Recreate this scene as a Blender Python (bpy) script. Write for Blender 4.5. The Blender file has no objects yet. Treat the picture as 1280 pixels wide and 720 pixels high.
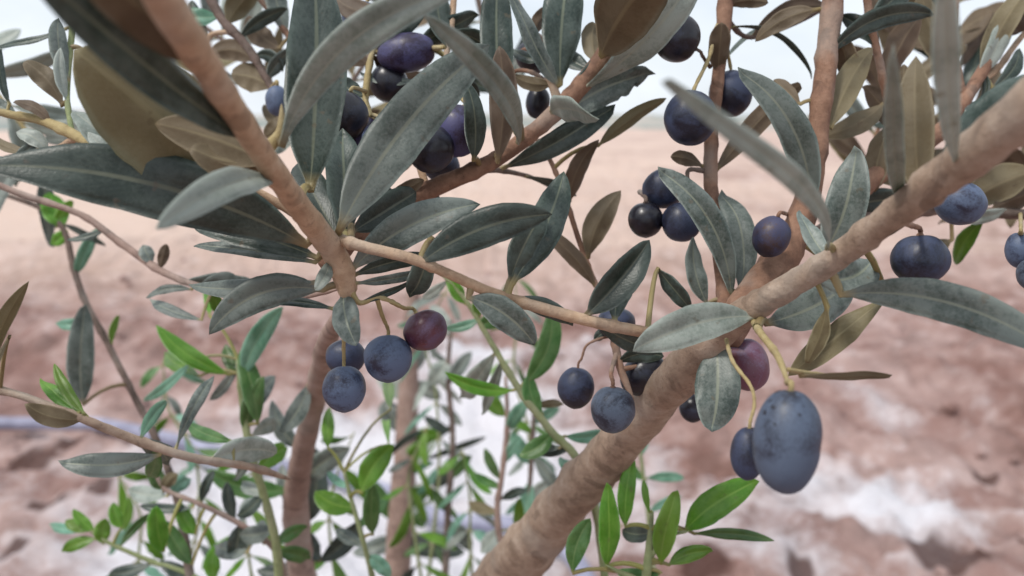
import bpy, math, random
from mathutils import Vector, noise
R = math.radians
random.seed(7)
C = bpy.context.scene.collection

# ------------------------------------------------------------------ camera, sky, sun, exposure
F = 1108.0                       # focal length in photo pixels (photo is 1280 wide)
CAM_H, PITCH = 1.15, R(10.3)
FWD = Vector((0, math.cos(PITCH), -math.sin(PITCH)))
UP = Vector((0, math.sin(PITCH), math.cos(PITCH)))
RIGHT = Vector((1, 0, 0))
CAM = Vector((0, 0, CAM_H))
cd = bpy.data.cameras.new('camera'); cam = bpy.data.objects.new('camera', cd); C.objects.link(cam)
cam.location = CAM; cam.rotation_euler = (R(90) - PITCH, 0, 0)
cd.sensor_width = 36; cd.lens = 36 * F / 1280; cd.clip_start = 0.01; cd.clip_end = 3000
cd.dof.use_dof = True; cd.dof.focus_distance = 0.285; cd.dof.aperture_fstop = 11.0; cd.dof.aperture_blades = 0
bpy.context.scene.camera = cam

SUN_EL, SUN_AZ = R(58), R(-125)   # azimuth from +Y towards +X: behind the camera's left shoulder
w = bpy.data.worlds.new("World"); bpy.context.scene.world = w; w.use_nodes = True
nt = w.node_tree; nt.nodes.clear()
out = nt.nodes.new('ShaderNodeOutputWorld'); bg = nt.nodes.new('ShaderNodeBackground')
sky = nt.nodes.new('ShaderNodeTexSky'); sky.sky_type = 'NISHITA'; sky.sun_disc = False
sky.sun_elevation = SUN_EL; sky.sun_rotation = SUN_AZ; sky.dust_density = 2.0; sky.air_density = 1.0
tc = nt.nodes.new('ShaderNodeTexCoord'); mp = nt.nodes.new('ShaderNodeMapping'); mp.inputs['Scale'].default_value = (1, 1, 2.4)
nz = nt.nodes.new('ShaderNodeTexNoise'); nz.inputs['Scale'].default_value = 2.6; nz.inputs['Detail'].default_value = 6; nz.inputs['Roughness'].default_value = .6
cr = nt.nodes.new('ShaderNodeValToRGB')
cr.color_ramp.elements[0].position = .32; cr.color_ramp.elements[0].color = (.62, .62, .62, 1)
cr.color_ramp.elements[1].position = .62; cr.color_ramp.elements[1].color = (1, 1, 1, 1)
mx = nt.nodes.new('ShaderNodeMixRGB'); mx.inputs[2].default_value = (6.9, 7.35, 7.9, 1)     # thin bright cloud sheet
nt.links.new(tc.outputs['Generated'], mp.inputs[0]); nt.links.new(mp.outputs[0], nz.inputs['Vector'])
nt.links.new(nz.outputs['Fac'], cr.inputs[0]); nt.links.new(cr.outputs[0], mx.inputs[0])
nt.links.new(sky.outputs[0], mx.inputs[1]); nt.links.new(mx.outputs[0], bg.inputs[0]); nt.links.new(bg.outputs[0], out.inputs[0])
bg.inputs[1].default_value = .085
sl = bpy.data.lights.new('sun', 'SUN'); sl.energy = 1.5; sl.angle = R(10); sl.color = (1, .95, .88)
so = bpy.data.objects.new('sun', sl); C.objects.link(so)
sd = Vector((math.sin(SUN_AZ) * math.cos(SUN_EL), math.cos(SUN_AZ) * math.cos(SUN_EL), math.sin(SUN_EL)))
so.rotation_euler = sd.to_track_quat('Z', 'Y').to_euler()
vs = bpy.context.scene.view_settings
vs.view_transform = 'Standard'; vs.look = 'None'; vs.gamma = 1; vs.use_curve_mapping = False; vs.exposure = 0.72

# ------------------------------------------------------------------ helpers
def at(px, py, d):
    return CAM + RIGHT * ((px - 640) / F * d) + UP * ((360 - py) / F * d) + FWD * d
def ground_at(px, py):
    v = at(px, py, 1) - CAM
    return CAM + v * (-CAM_H / v.z)
def link(name, me, mats, parent=None, loc=Vector((0, 0, 0))):
    o = bpy.data.objects.new(name, me); C.objects.link(o)
    for m in (mats if isinstance(mats, (list, tuple)) else [mats]): me.materials.append(m)
    if parent: o.parent = parent; o.location = loc - parent.location
    else: o.location = loc
    return o
def thing(name, label, cat, loc, group=None):
    o = bpy.data.objects.new(name, None); C.objects.link(o); o.empty_display_size = .01
    o.location = loc; o['label'] = label; o['category'] = cat
    if group: o['group'] = group
    return o
def catmull(pts, n=6):
    out = []
    P = [pts[0]] + list(pts) + [pts[-1]]
    for i in range(1, len(P) - 2):
        a, b, c, d = P[i-1], P[i], P[i+1], P[i+2]
        for k in range(n):
            t = k / n
            out.append([.5 * ((2*b[j]) + (-a[j]+c[j])*t + (2*a[j]-5*b[j]+4*c[j]-d[j])*t*t + (-a[j]+3*b[j]-3*c[j]+d[j])*t**3) for j in range(len(b))])
    out.append(list(pts[-1]))
    return out
def tube_data(P, rad, sides=12, bump=.0, seed=0, cap=True, V=None, Fc=None):
    V = [] if V is None else V; Fc = [] if Fc is None else Fc
    base = len(V); n = len(P); ref = None
    for i, p in enumerate(P):
        t = (P[min(i+1, n-1)] - P[max(i-1, 0)]).normalized()
        if ref is None: ref = t.orthogonal().normalized()
        ref = (ref - t * ref.dot(t)).normalized(); b = t.cross(ref)
        for s in range(sides):
            a = 2 * math.pi * s / sides
            r = rad[i]
            dirv = ref * math.cos(a) + b * math.sin(a)
            if bump:
                q = p + dirv * r
                r *= 1 + bump * noise.noise(q * (0.55 / max(rad[i], .0008)) + Vector((seed, 0, 0))) + bump * .6 * noise.noise(q * (1.6 / max(rad[i], .0008)))
            V.append(p + dirv * r)
    for i in range(n - 1):
        for s in range(sides):
            a = base + i*sides + s; c = base + i*sides + (s+1) % sides
            Fc.append((a, c, c + sides, a + sides))
    if cap:
        Fc.append(tuple(base + s for s in reversed(range(sides)))); Fc.append(tuple(base + (n-1)*sides + s for s in range(sides)))
    return V, Fc
def mesh(name, V, Fc, origin=Vector((0, 0, 0)), smooth=True):
    me = bpy.data.meshes.new(name); me.from_pydata([tuple(v - origin) for v in V], [], Fc)
    if smooth: me.polygons.foreach_set('use_smooth', [True] * len(me.polygons))
    me.update(); return me

# ------------------------------------------------------------------ materials
def mat(name):
    m = bpy.data.materials.new(name); m.use_nodes = True
    t = m.node_tree; t.nodes.clear()
    o = t.nodes.new('ShaderNodeOutputMaterial'); b = t.nodes.new('ShaderNodeBsdfPrincipled')
    t.links.new(b.outputs[0], o.inputs[0])
    return m, t, b, o
def N(t, kind, **kw):
    n = t.nodes.new(kind)
    for k, v in kw.items():
        if k in n.inputs: n.inputs[k].default_value = v
        else: setattr(n, k, v)
    return n
def ramp(t, src, stops):
    r = t.nodes.new('ShaderNodeValToRGB'); e = r.color_ramp.elements
    while len(e) < len(stops): e.new(.5)
    for k, (p, c) in enumerate(stops):
        e[k].position = p; e[k].color = (*c, 1) if len(c) == 3 else c
    t.links.new(src, r.inputs[0]); return r
def mul(c, k): return tuple(x * k for x in c)
def math_(t, op, a, b=None, clamp=False):
    n = t.nodes.new('ShaderNodeMath'); n.operation = op; n.use_clamp = clamp
    for i, v in enumerate((a, b)):
        if v is None: continue
        if isinstance(v, (int, float)): n.inputs[i].default_value = v
        else: t.links.new(v, n.inputs[i])
    return n.outputs[0]
def mixc(t, fac, a, b, mode='MIX'):
    n = t.nodes.new('ShaderNodeMixRGB'); n.blend_type = mode
    for i, v in enumerate((fac, a, b)):
        if isinstance(v, (int, float)): n.inputs[i].default_value = v
        elif isinstance(v, tuple): n.inputs[i].default_value = (*v, 1)
        else: t.links.new(v, n.inputs[i])
    return n.outputs[0]

def leaf_mat(name, base, dust, rib, dustamt=.5, trans=.25, tcol=None, rough=.4):
    m, t, b, o = mat(name)
    uv = N(t, 'ShaderNodeUVMap'); sp = N(t, 'ShaderNodeSeparateXYZ'); t.links.new(uv.outputs[0], sp.inputs[0])
    ob = N(t, 'ShaderNodeTexCoord'); oi = N(t, 'ShaderNodeObjectInfo')
    ofs = N(t, 'ShaderNodeVectorMath', operation='ADD'); t.links.new(ob.outputs['Object'], ofs.inputs[0]); t.links.new(oi.outputs['Random'], ofs.inputs[1])
    n1 = N(t, 'ShaderNodeTexNoise', Scale=90.0, Detail=5.0, Roughness=.62); t.links.new(ofs.outputs[0], n1.inputs['Vector'])
    n2 = N(t, 'ShaderNodeTexNoise', Scale=900.0, Detail=3.0, Roughness=.7); t.links.new(ofs.outputs[0], n2.inputs['Vector'])
    f = math_(t, 'ADD', n1.outputs['Fac'], math_(t, 'MULTIPLY', math_(t, 'SUBTRACT', n2.outputs['Fac'], .5), .5))
    dr = ramp(t, f, [(.5 - dustamt * .42, (0, 0, 0)), (.72 - dustamt * .3, (1, 1, 1))])
    col = mixc(t, dr.outputs[0], base, dust)
    # lateral veins
    wv = N(t, 'ShaderNodeTexWave', Scale=7.0, Distortion=4.0, Detail=3.0)
    wv.bands_direction = 'X'
    sk = N(t, 'ShaderNodeCombineXYZ')
    av = math_(t, 'ABSOLUTE', math_(t, 'SUBTRACT', sp.outputs[1], .5))
    t.links.new(math_(t, 'SUBTRACT', sp.outputs[0], math_(t, 'MULTIPLY', av, .5)), sk.inputs[0]); t.links.new(oi.outputs['Random'], sk.inputs[1])
    t.links.new(sk.outputs[0], wv.inputs['Vector'])
    col = mixc(t, math_(t, 'MULTIPLY', wv.outputs['Fac'], .05), col, rib)
    ribm = ramp(t, av, [(.0, (1, 1, 1)), (.022, (.9, .9, .9)), (.045, (0, 0, 0))])
    col = mixc(t, math_(t, 'MULTIPLY', ribm.outputs[0], .85), col, rib)
    # petiole end is yellowish
    pm = ramp(t, sp.outputs[0], [(.0, (1, 1, 1)), (.08, (0, 0, 0))])
    col = mixc(t, math_(t, 'MULTIPLY', pm.outputs[0], .8), col, (.36, .27, .11))
    # blemishes: dry brown specks
    n3 = N(t, 'ShaderNodeTexNoise', Scale=260.0, Detail=2.0); t.links.new(ofs.outputs[0], n3.inputs['Vector'])
    sm = ramp(t, n3.outputs['Fac'], [(.68, (0, 0, 0)), (.74, (1, 1, 1))])
    col = mixc(t, math_(t, 'MULTIPLY', sm.outputs[0], .45), col, (.13, .09, .05))
    n4 = N(t, 'ShaderNodeTexNoise', Scale=38.0, Detail=3.0, Distortion=.8); t.links.new(ofs.outputs[0], n4.inputs['Vector'])
    v = math_(t, 'ADD', math_(t, 'MULTIPLY', oi.outputs['Random'], .5), math_(t, 'ADD', math_(t, 'MULTIPLY', n4.outputs['Fac'], .9), .30))
    hs = N(t, 'ShaderNodeHueSaturation'); t.links.new(v, hs.inputs['Value']); t.links.new(col, hs.inputs['Color'])
    t.links.new(math_(t, 'ADD', math_(t, 'MULTIPLY', oi.outputs['Random'], .03), .485), hs.inputs['Hue'])
    t.links.new(hs.outputs[0], b.inputs['Base Color'])
    b.inputs['Roughness'].default_value = rough; b.inputs['Specular IOR Level'].default_value = .6
    bp = N(t, 'ShaderNodeBump', Strength=.35, Distance=.0004)
    t.links.new(math_(t, 'ADD', n2.outputs['Fac'], math_(t, 'ADD', math_(t, 'MULTIPLY', wv.outputs['Fac'], .08), math_(t, 'MULTIPLY', n1.outputs['Fac'], 1.5))), bp.inputs['Height'])
    t.links.new(bp.outputs[0], b.inputs['Normal'])
    tr = N(t, 'ShaderNodeBsdfTranslucent'); ms = N(t, 'ShaderNodeMixShader'); ms.inputs[0].default_value = trans
    tr.inputs[0].default_value = (*(tcol or mul(base, 1.6)), 1)
    t.links.new(b.outputs[0], ms.inputs[1]); t.links.new(tr.outputs[0], ms.inputs[2]); t.links.new(ms.outputs[0], o.inputs[0])
    return m
UND = leaf_mat('leaf_underside_brown', (.125, .085, .046), (.175, .125, .075), (.25, .19, .11), .5, .3, (.22, .12, .045), .6)
UNK = leaf_mat('leaf_underside_khaki', (.18, .14, .07), (.225, .185, .105), (.28, .23, .13), .5, .3, (.26, .19, .06), .6)
UNP = leaf_mat('leaf_underside_pale', (.2, .24, .2), (.27, .30, .27), (.3, .32, .24), .5, .3, (.2, .3, .12), .6)
UNG = leaf_mat('leaf_underside_green', (.16, .26, .10), (.24, .33, .17), (.3, .38, .16), .5, .35, (.16, .36, .03), .5)
LM = {
 'D': leaf_mat('leaf_dark', (.012, .028, .020), (.062, .086, .072), (.15, .17, .115), .3, .12, (.03, .07, .02), .42),
 'T': leaf_mat('leaf_dusty', (.034, .056, .046), (.17, .20, .18), (.26, .28, .21), .5, .15, (.06, .12, .05), .45),
 'P': leaf_mat('leaf_pale', (.15, .19, .16), (.34, .38, .34), (.38, .40, .33), .6, .2, (.14, .22, .1), .5),
 'G': leaf_mat('leaf_young', (.085, .225, .012), (.15, .30, .035), (.24, .40, .06), .3, .35, (.16, .42, .02), .34),
 'Y': leaf_mat('leaf_newest', (.15, .32, .02), (.2, .36, .06), (.3, .45, .1), .3, .4, (.25, .55, .03), .36),
 'S': leaf_mat('leaf_mint', (.09, .25, .16), (.2, .38, .28), (.26, .42, .28), .5, .3, (.1, .35, .15), .42),
 'M': leaf_mat('leaf_mid_green', (.04, .13, .02), (.10, .20, .055), (.17, .26, .09), .35, .25, (.06, .2, .02), .38),
}
def under_for(k): return {'G': UNG, 'Y': UNG, 'S': UNG, 'M': UNG, 'P': UNP, 'T': UNP}.get(k, UNK)

def bark(name, c1, c2, c3, scale=160.0, pits=.5):
    m, t, b, o = mat(name)
    ob = N(t, 'ShaderNodeTexCoord')
    n1 = N(t, 'ShaderNodeTexNoise', Scale=scale, Detail=7.0, Roughness=.65); t.links.new(ob.outputs['Object'], n1.inputs['Vector'])
    n2 = N(t, 'ShaderNodeTexNoise', Scale=scale * 6, Detail=4.0, Roughness=.7); t.links.new(ob.outputs['Object'], n2.inputs['Vector'])
    n3 = N(t, 'ShaderNodeTexNoise', Scale=scale * .28, Detail=3.0); t.links.new(ob.outputs['Object'], n3.inputs['Vector'])
    r = ramp(t, n1.outputs['Fac'], [(.36, c1), (.52, c2), (.68, c3)])
    col = mixc(t, .4, r.outputs[0], mixc(t, n3.outputs['Fac'], c1, c3))
    pm = ramp(t, n2.outputs['Fac'], [(.60, (0, 0, 0)), (.70, (1, 1, 1))])
    col = mixc(t, math_(t, 'MULTIPLY', pm.outputs[0], pits), col, mul(c1, .45))
    vo = N(t, 'ShaderNodeTexVoronoi', Scale=scale * 1.5); vo.feature = 'DISTANCE_TO_EDGE'
    wr = mixc(t, .08, ob.outputs['Object'], n1.outputs['Color'], 'ADD'); t.links.new(wr, vo.inputs['Vector'])
    ck = ramp(t, vo.outputs['Distance'], [(.0, (1, 1, 1)), (.07, (0, 0, 0))])
    n5 = N(t, 'ShaderNodeTexNoise', Scale=scale * .5, Detail=4.0, Distortion=1.5); t.links.new(ob.outputs['Object'], n5.inputs['Vector'])
    sc_ = ramp(t, n5.outputs['Fac'], [(.56, (0, 0, 0)), (.63, (1, 1, 1))])
    col = mixc(t, math_(t, 'MULTIPLY', sc_.outputs[0], pits), col, mul(c1, .6))
    col = mixc(t, math_(t, 'MULTIPLY', math_(t, 'MULTIPLY', ck.outputs[0], n3.outputs['Fac']), pits * .9), col, mul(c1, .4))
    gy = ramp(t, n3.outputs['Fac'], [(.5, (0, 0, 0)), (.62, (1, 1, 1))])
    col = mixc(t, math_(t, 'MULTIPLY', gy.outputs[0], pits * .7), col, (.36, .33, .29))
    t.links.new(col, b.inputs['Base Color']); b.inputs['Roughness'].default_value = .78
    bp = N(t, 'ShaderNodeBump', Strength=.6, Distance=.0006)
    t.links.new(math_(t, 'ADD', n2.outputs['Fac'], math_(t, 'MULTIPLY', n1.outputs['Fac'], 1.8)), bp.inputs['Height'])
    t.links.new(bp.outputs[0], b.inputs['Normal']); return m
BARK = {
 'tan': bark('bark_tan', (.32, .195, .115), (.51, .34, .215), (.60, .45, .32)),
 'grey': bark('bark_greyish', (.18, .115, .075), (.37, .265, .19), (.50, .40, .32), 110.0),
 'red': bark('bark_reddish', (.14, .068, .042), (.27, .145, .09), (.38, .22, .145)),
 'dark': bark('bark_dark', (.09, .065, .05), (.16, .11, .09), (.25, .18, .15)),
 'straw': bark('stem_straw', (.27, .20, .085), (.40, .31, .14), (.47, .39, .21), 200.0, .2),
 'green': bark('stem_green', (.16, .2, .08), (.25, .29, .13), (.34, .36, .2), 200.0, .2),
 'lilac': bark('bark_weathered', (.2, .125, .10), (.33, .225, .18), (.43, .32, .28), 90.0),
}
def olive_mat(name, dark, bloom, amt, blush=None, spots=.25, rough=.42, specks=False):
    m, t, b, o = mat(name)
    ob = N(t, 'ShaderNodeTexCoord'); oi = N(t, 'ShaderNodeObjectInfo')
    ofs = N(t, 'ShaderNodeVectorMath', operation='ADD'); t.links.new(ob.outputs['Object'], ofs.inputs[0]); t.links.new(oi.outputs['Random'], ofs.inputs[1])
    n1 = N(t, 'ShaderNodeTexNoise', Scale=95.0, Detail=5.0, Roughness=.6, Distortion=.6); t.links.new(ofs.outputs[0], n1.inputs['Vector'])
    n2 = N(t, 'ShaderNodeTexNoise', Scale=1400.0, Detail=3.0, Roughness=.7); t.links.new(ofs.outputs[0], n2.inputs['Vector'])
    n3 = N(t, 'ShaderNodeTexNoise', Scale=420.0, Detail=3.0, Roughness=.6); t.links.new(ofs.outputs[0], n3.inputs['Vector'])
    f = math_(t, 'ADD', n1.outputs['Fac'], math_(t, 'MULTIPLY', math_(t, 'SUBTRACT', n2.outputs['Fac'], .5), .35))
    d = ramp(t, f, [(.53 - amt * .22, (0, 0, 0)), (.70 - amt * .2, (1, 1, 1))])
    base = dark
    if blush:
        n4 = N(t, 'ShaderNodeTexNoise', Scale=60.0, Detail=2.0); t.links.new(ofs.outputs[0], n4.inputs['Vector'])
        r4 = ramp(t, n4.outputs['Fac'], [(.5, (0, 0, 0)), (.66, (1, 1, 1))]); base = mixc(t, r4.outputs[0], dark, blush)
    col = mixc(t, math_(t, 'MULTIPLY', d.outputs[0], .55 + .45 * amt), base, bloom)
    s = ramp(t, n3.outputs['Fac'], [(.66, (0, 0, 0)), (.70, (1, 1, 1))])
    col = mixc(t, math_(t, 'MULTIPLY', s.outputs[0], spots), col, (.012, .012, .018))
    if specks:      # dark scars and specks scattered over the shoulder of the fruit
        sx = N(t, 'ShaderNodeSeparateXYZ'); t.links.new(ob.outputs['Object'], sx.inputs[0])
        up = ramp(t, math_(t, 'ADD', math_(t, 'MULTIPLY', sx.outputs[2], 60.0), .1), [(.3, (0, 0, 0)), (.6, (1, 1, 1))])
        v5 = N(t, 'ShaderNodeTexVoronoi', Scale=420.0)
        n5 = N(t, 'ShaderNodeTexNoise', Scale=500.0, Detail=2.0); t.links.new(ob.outputs['Object'], n5.inputs['Vector'])
        t.links.new(mixc(t, .0025, ob.outputs['Object'], n5.outputs['Color'], 'ADD'), v5.inputs['Vector'])
        sc5 = N(t, 'ShaderNodeSeparateXYZ'); t.links.new(v5.outputs['Color'], sc5.inputs[0])
        rad5 = math_(t, 'MULTIPLY', math_(t, 'MULTIPLY', math_(t, 'SUBTRACT', sc5.outputs[0], .3, True), .95), math_(t, 'ADD', up.outputs[0], .12))
        sk = ramp(t, math_(t, 'SUBTRACT', rad5, v5.outputs['Distance']), [(.0, (0, 0, 0)), (.06, (1, 1, 1))])
        col = mixc(t, math_(t, 'MULTIPLY', sk.outputs[0], .92), col, (.012, .012, .02))
    # fine pale lenticels
    vo = N(t, 'ShaderNodeTexVoronoi', Scale=900.0); t.links.new(ofs.outputs[0], vo.inputs['Vector'])
    lm = ramp(t, vo.outputs['Distance'], [(.10, (1, 1, 1)), (.2, (0, 0, 0))])
    col = mixc(t, math_(t, 'MULTIPLY', lm.outputs[0], .22), col, mul(bloom, 1.6))
    t.links.new(col, b.inputs['Base Color'])
    rr = math_(t, 'ADD', math_(t, 'MULTIPLY', d.outputs[0], .22), rough - .06); t.links.new(rr, b.inputs['Roughness'])
    b.inputs['Specular IOR Level'].default_value = .5
    bp = N(t, 'ShaderNodeBump', Strength=.25, Distance=.0003); t.links.new(n3.outputs['Fac'], bp.inputs['Height']); t.links.new(bp.outputs[0], b.inputs['Normal'])
    return m
OM = {
 'blue': olive_mat('olive_blue_bloom', (.022, .024, .048), (.10, .138, .225), .75),
 'slate': olive_mat('olive_slate_bloom', (.022, .027, .045), (.10, .13, .185), .85),
 'speckled': olive_mat('olive_speckled', (.022, .027, .045), (.078, .105, .16), .95, specks=True),
 'navy': olive_mat('olive_navy', (.012, .013, .026), (.042, .058, .115), .5),
 'black': olive_mat('olive_black', (.008, .007, .012), (.03, .038, .07), .3, None, .2, .36),
 'purple': olive_mat('olive_purple', (.018, .010, .032), (.07, .07, .18), .45, (.03, .012, .03)),
 'wine': olive_mat('olive_wine_red', (.075, .02, .035), (.13, .09, .16), .4, (.14, .035, .04)),
 'rosy': olive_mat('olive_rosy', (.15, .06, .095), (.19, .15, .24), .6, (.22, .08, .075)),
 'ripening': olive_mat('olive_ripening', (.014, .015, .035), (.05, .062, .14), .45, (.10, .05, .02)),
}

# ------------------------------------------------------------------ stems and leaves
STEM_OBJ = {}
ALL_STEMS = []         # (thing, smoothed list of (px,py,d,wpx))
def stem_pts(pts, ground=False, down=0.0):
    S = catmull(pts, 7)
    return S
def add_stem(parent, name, pts, bark_, bump=.12, ground_end=None, sides=14, nodes=()):
    """pts: (px, py, depth, width px). ground_end: 0/-1 -> continue that end down to the soil."""
    S = catmull(pts, 7)
    P = [at(s[0], s[1], s[2]) for s in S]; rad = [max(.0004, s[3] * .5 * s[2] / F) for s in S]
    for (i, f) in nodes: pass
    if ground_end != -1 and rad[-1] < .003 and 0 < S[-1][0] < 1280 and 0 < S[-1][1] < 720:     # growing tips run out thin
        for k, f in ((-1, .12), (-2, .4), (-3, .62), (-4, .78), (-5, .9)): rad[k] *= f
    # knuckles where leaves sit
    rnd = random.Random(len(P) * 13 + int(pts[0][0]))
    acc = 0; nxt = rnd.uniform(.008, .02)
    for i in range(1, len(P)):
        acc += (P[i] - P[i-1]).length
        if acc > nxt and rad[i] < .006:
            rad[i] *= 1.2 if rad[i] < .0022 else 1.09; acc = 0; nxt = rnd.uniform(.014, .03)
    if ground_end is not None:
        e = P[ground_end]; r = rad[ground_end]; nb = P[1] if ground_end == 0 else P[-2]
        dr = (e - nb).normalized(); ext = []; p = e.copy(); k = 0
        g = Vector((e.x + dr.x * .15, e.y + abs(dr.y) * .1 + .03, -.05))
        for k in range(1, 9):
            t = k / 8
            q = e.lerp(g, t) + dr * .10 * t * (1 - t) * 2 + Vector((noise.noise(Vector((k * .7, e.x * 9, 1))) * .012, noise.noise(Vector((k * .7, e.x * 9, 4))) * .012, 0)) * (1 if k < 8 else 0)
            ext.append((q, r * (1 + .5 * t)))
        if ground_end == 0:
            P = [q for q, _ in reversed(ext)] + P; rad = [q for _, q in reversed(ext)] + rad
        else:
            P += [q for q, _ in ext]; rad += [q for _, q in ext]
    V, Fc = tube_data(P, rad, sides, bump, pts[0][0] * .01)
    o = link(name, mesh(name, V, Fc, parent.location), BARK[bark_], parent, parent.location)
    ALL_STEMS.append((parent, S)); STEM_OBJ[len(ALL_STEMS) - 1] = o
    return o

def nearest(parent, px, py):
    best = (1e9, None)
    for k, (pr, S) in enumerate(ALL_STEMS):
        if parent is not None and pr != parent: continue
        for s in S:
            d = math.hypot(s[0] - px, s[1] - py)
            if d < best[0]: best = (d, s, k)
    return best
WARN = []
def leaf(parent, bx, by, tx, ty, wpx, dd, kind, bend=0.0, roll=0.0, arch=.05, db=None, name='leaf', ragged=0.0, fold=None):
    rnd = random.Random(int(bx * 7 + by * 13 + tx * 3 + ty))
    dist, s, near = nearest(parent, bx, by)
    side = -1 if kind in 'BK' else 1
    d0 = s[2] if db is None else db
    P0, P1 = at(bx, by, d0), at(tx, ty, d0 + dd)
    if dist > 75: WARN.append((parent.name, bx, by, round(dist)))
    S0 = at(s[0], s[1], s[2])
    L = (P1 - P0).length; T = (P1 - P0) / L
    mid = (P0 + P1) / 2; toc = (CAM - mid).normalized()
    tocp = (toc - T * toc.dot(T)).normalized()
    inpl = T.cross(tocp)          # sideways in the picture
    bm_ = bend * d0 / F
    if tx < bx or True:
        # positive bend bulges to the left-hand side walking base->tip (up, when going right)
        lft = (RIGHT * (ty - by) * 0 + UP * 0)
        v2 = Vector((ty - by, tx - bx))           # image-space left normal: (dy, -dx) with y down -> right/up components
        lft = (RIGHT * v2.x + UP * v2.y)
        lft = (lft - T * lft.dot(T)).normalized()
    nu, nv = 22, 10
    wm = .9 * wpx * (d0 + dd * .5) / F * .5 / max(.35, math.cos(R(roll)))
    ph = rnd.uniform(0, 6.28); wav = rnd.uniform(.05, .14); tw = rnd.uniform(-.55, .55)
    fold = rnd.uniform(.08, .34) if fold is None else fold
    pk = rnd.uniform(.42, .6); tipx = rnd.uniform(.6, .85); curl = rnd.uniform(-.25, .9)
    V = []; UVs = []
    def prof(u):
        if u <= 0 or u >= 1: return 0
        a = (u / pk) if u < pk else (1 - u) / (1 - pk)
        a = min(1, a)
        return (1 - (1 - a) ** 2.3) ** (tipx if u > pk else 1.0)
    pet = min(.0011, .00045 + .000012 * wpx) * (1 if d0 > .2 else .8)
    ax = []
    npet = 5
    pl = (P0 - S0).length
    for k in range(npet):       # petiole reaches back to the stem
        t = k / npet
        q = S0.lerp(P0, t) + UP * (.12 * pl * 4 * t * (1 - t))
        ax.append((q, pet * (1.35 - .35 * t), 0.0, 0.0))
    for i in range(nu + 1):
        u = i / nu
        q = P0.lerp(P1, u) + lft * (bm_ * 4 * u * (1 - u)) + tocp * side * (arch * L * 4 * u * (1 - u)) * (-1 if side < 0 else 1) * 1.0
        ax.append((q, None, u, 0))
    top = []; bot = []
    n = len(ax)
    for i, (q, pr, u, _) in enumerate(ax):
        Tn = (ax[min(i+1, n-1)][0] - ax[max(i-1, 0)][0]).normalized()
        nn = (tocp - Tn * tocp.dot(Tn)).normalized()
        an = R(roll) + tw * (u - .5) * 2
        sd_ = Tn.cross(nn)
        nn2 = (nn * math.cos(an) + sd_ * math.sin(an)) * side
        sd2 = Tn.cross(nn2)
        hw = pr if pr is not None else max(pet if u < .1 else .00006, wm * prof(u))
        blade = 0 if pr is not None else min(1, hw / max(wm, 1e-6))
        th = (pr * .9 if pr is not None else max(.00016, pet * .8 * (1 - u * 8) if u < .12 else .00016))
        rt, rb = [], []
        for j in range(nv + 1):
            v = j / nv * 2 - 1
            av = abs(v)
            hgt = fold * av * hw * blade - (.16 * hw * max(0, av - .7) / .3) * blade \
                + wav * hw * blade * math.sin(u * 15 + ph + v * 1.2) * av + .02 * hw * blade * noise.noise(Vector((u * 9, v * 3, ph)))
            ww = hw * (1 + (.04 * noise.noise(Vector((u * 11, v, ph + 3)))))
            if ragged and u > .55: ww *= 1 - ragged * max(0, noise.noise(Vector((u * 30, v * 2, ph)))) * 1.6
            edge = math.sqrt(max(0, 1 - v * v)) if pr is not None else min(1, (1 - av) * 6)
            rib = .00022 * math.exp(-(v / .08) ** 2) * blade
            c = q + sd2 * (v * ww) + nn2 * (hgt - curl * L * max(0, u - .6) ** 2 * blade ** .3)
            rt.append(c + nn2 * (th * edge - rib)); rb.append(c - nn2 * (th * edge + rib))
        top.append(rt); bot.append(rb)
    idx = {}
    for g, rows in ((0, top), (1, bot)):
        for i in range(n):
            for j in range(nv + 1):
                idx[g, i, j] = len(V); V.append(rows[i][j]); UVs.append((ax[i][2], j / nv))
    Fc = []; mi = []
    for i in range(n - 1):
        for j in range(nv):
            Fc.append((idx[0, i, j], idx[0, i, j+1], idx[0, i+1, j+1], idx[0, i+1, j])); mi.append(0)
            Fc.append((idx[1, i, j], idx[1, i+1, j], idx[1, i+1, j+1], idx[1, i, j+1])); mi.append(1)
        Fc.append((idx[0, i, 0], idx[0, i+1, 0], idx[1, i+1, 0], idx[1, i, 0])); mi.append(1)
        Fc.append((idx[0, i, nv], idx[1, i, nv], idx[1, i+1, nv], idx[0, i+1, nv])); mi.append(1)
    Fc.append(tuple(idx[0, n-1, j] for j in range(nv + 1)) + tuple(idx[1, n-1, j] for j in reversed(range(nv + 1)))); mi.append(0)
    me = mesh(name, V, Fc, P0)
    uvl = me.uv_layers.new(name='UVMap')
    for lp in me.loops: uvl.data[lp.index].uv = UVs[lp.vertex_index]
    me.polygons.foreach_set('material_index', mi)
    if side < 0: mats = [LM['D'], UND if kind == 'B' else UNK]
    else: mats = [LM[kind], under_for(kind)]
    o = link(name, me, mats, parent, P0)
    if STEM_OBJ[near].name.startswith('twig'):     # leaf > its own twig
        o.parent = STEM_OBJ[near]
    return o

def leaves(parent, rows):
    for r in rows:
        kw = r[-1] if isinstance(r[-1], dict) else {}
        leaf(parent, *[x for x in r if not isinstance(x, dict)], **kw)

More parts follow.
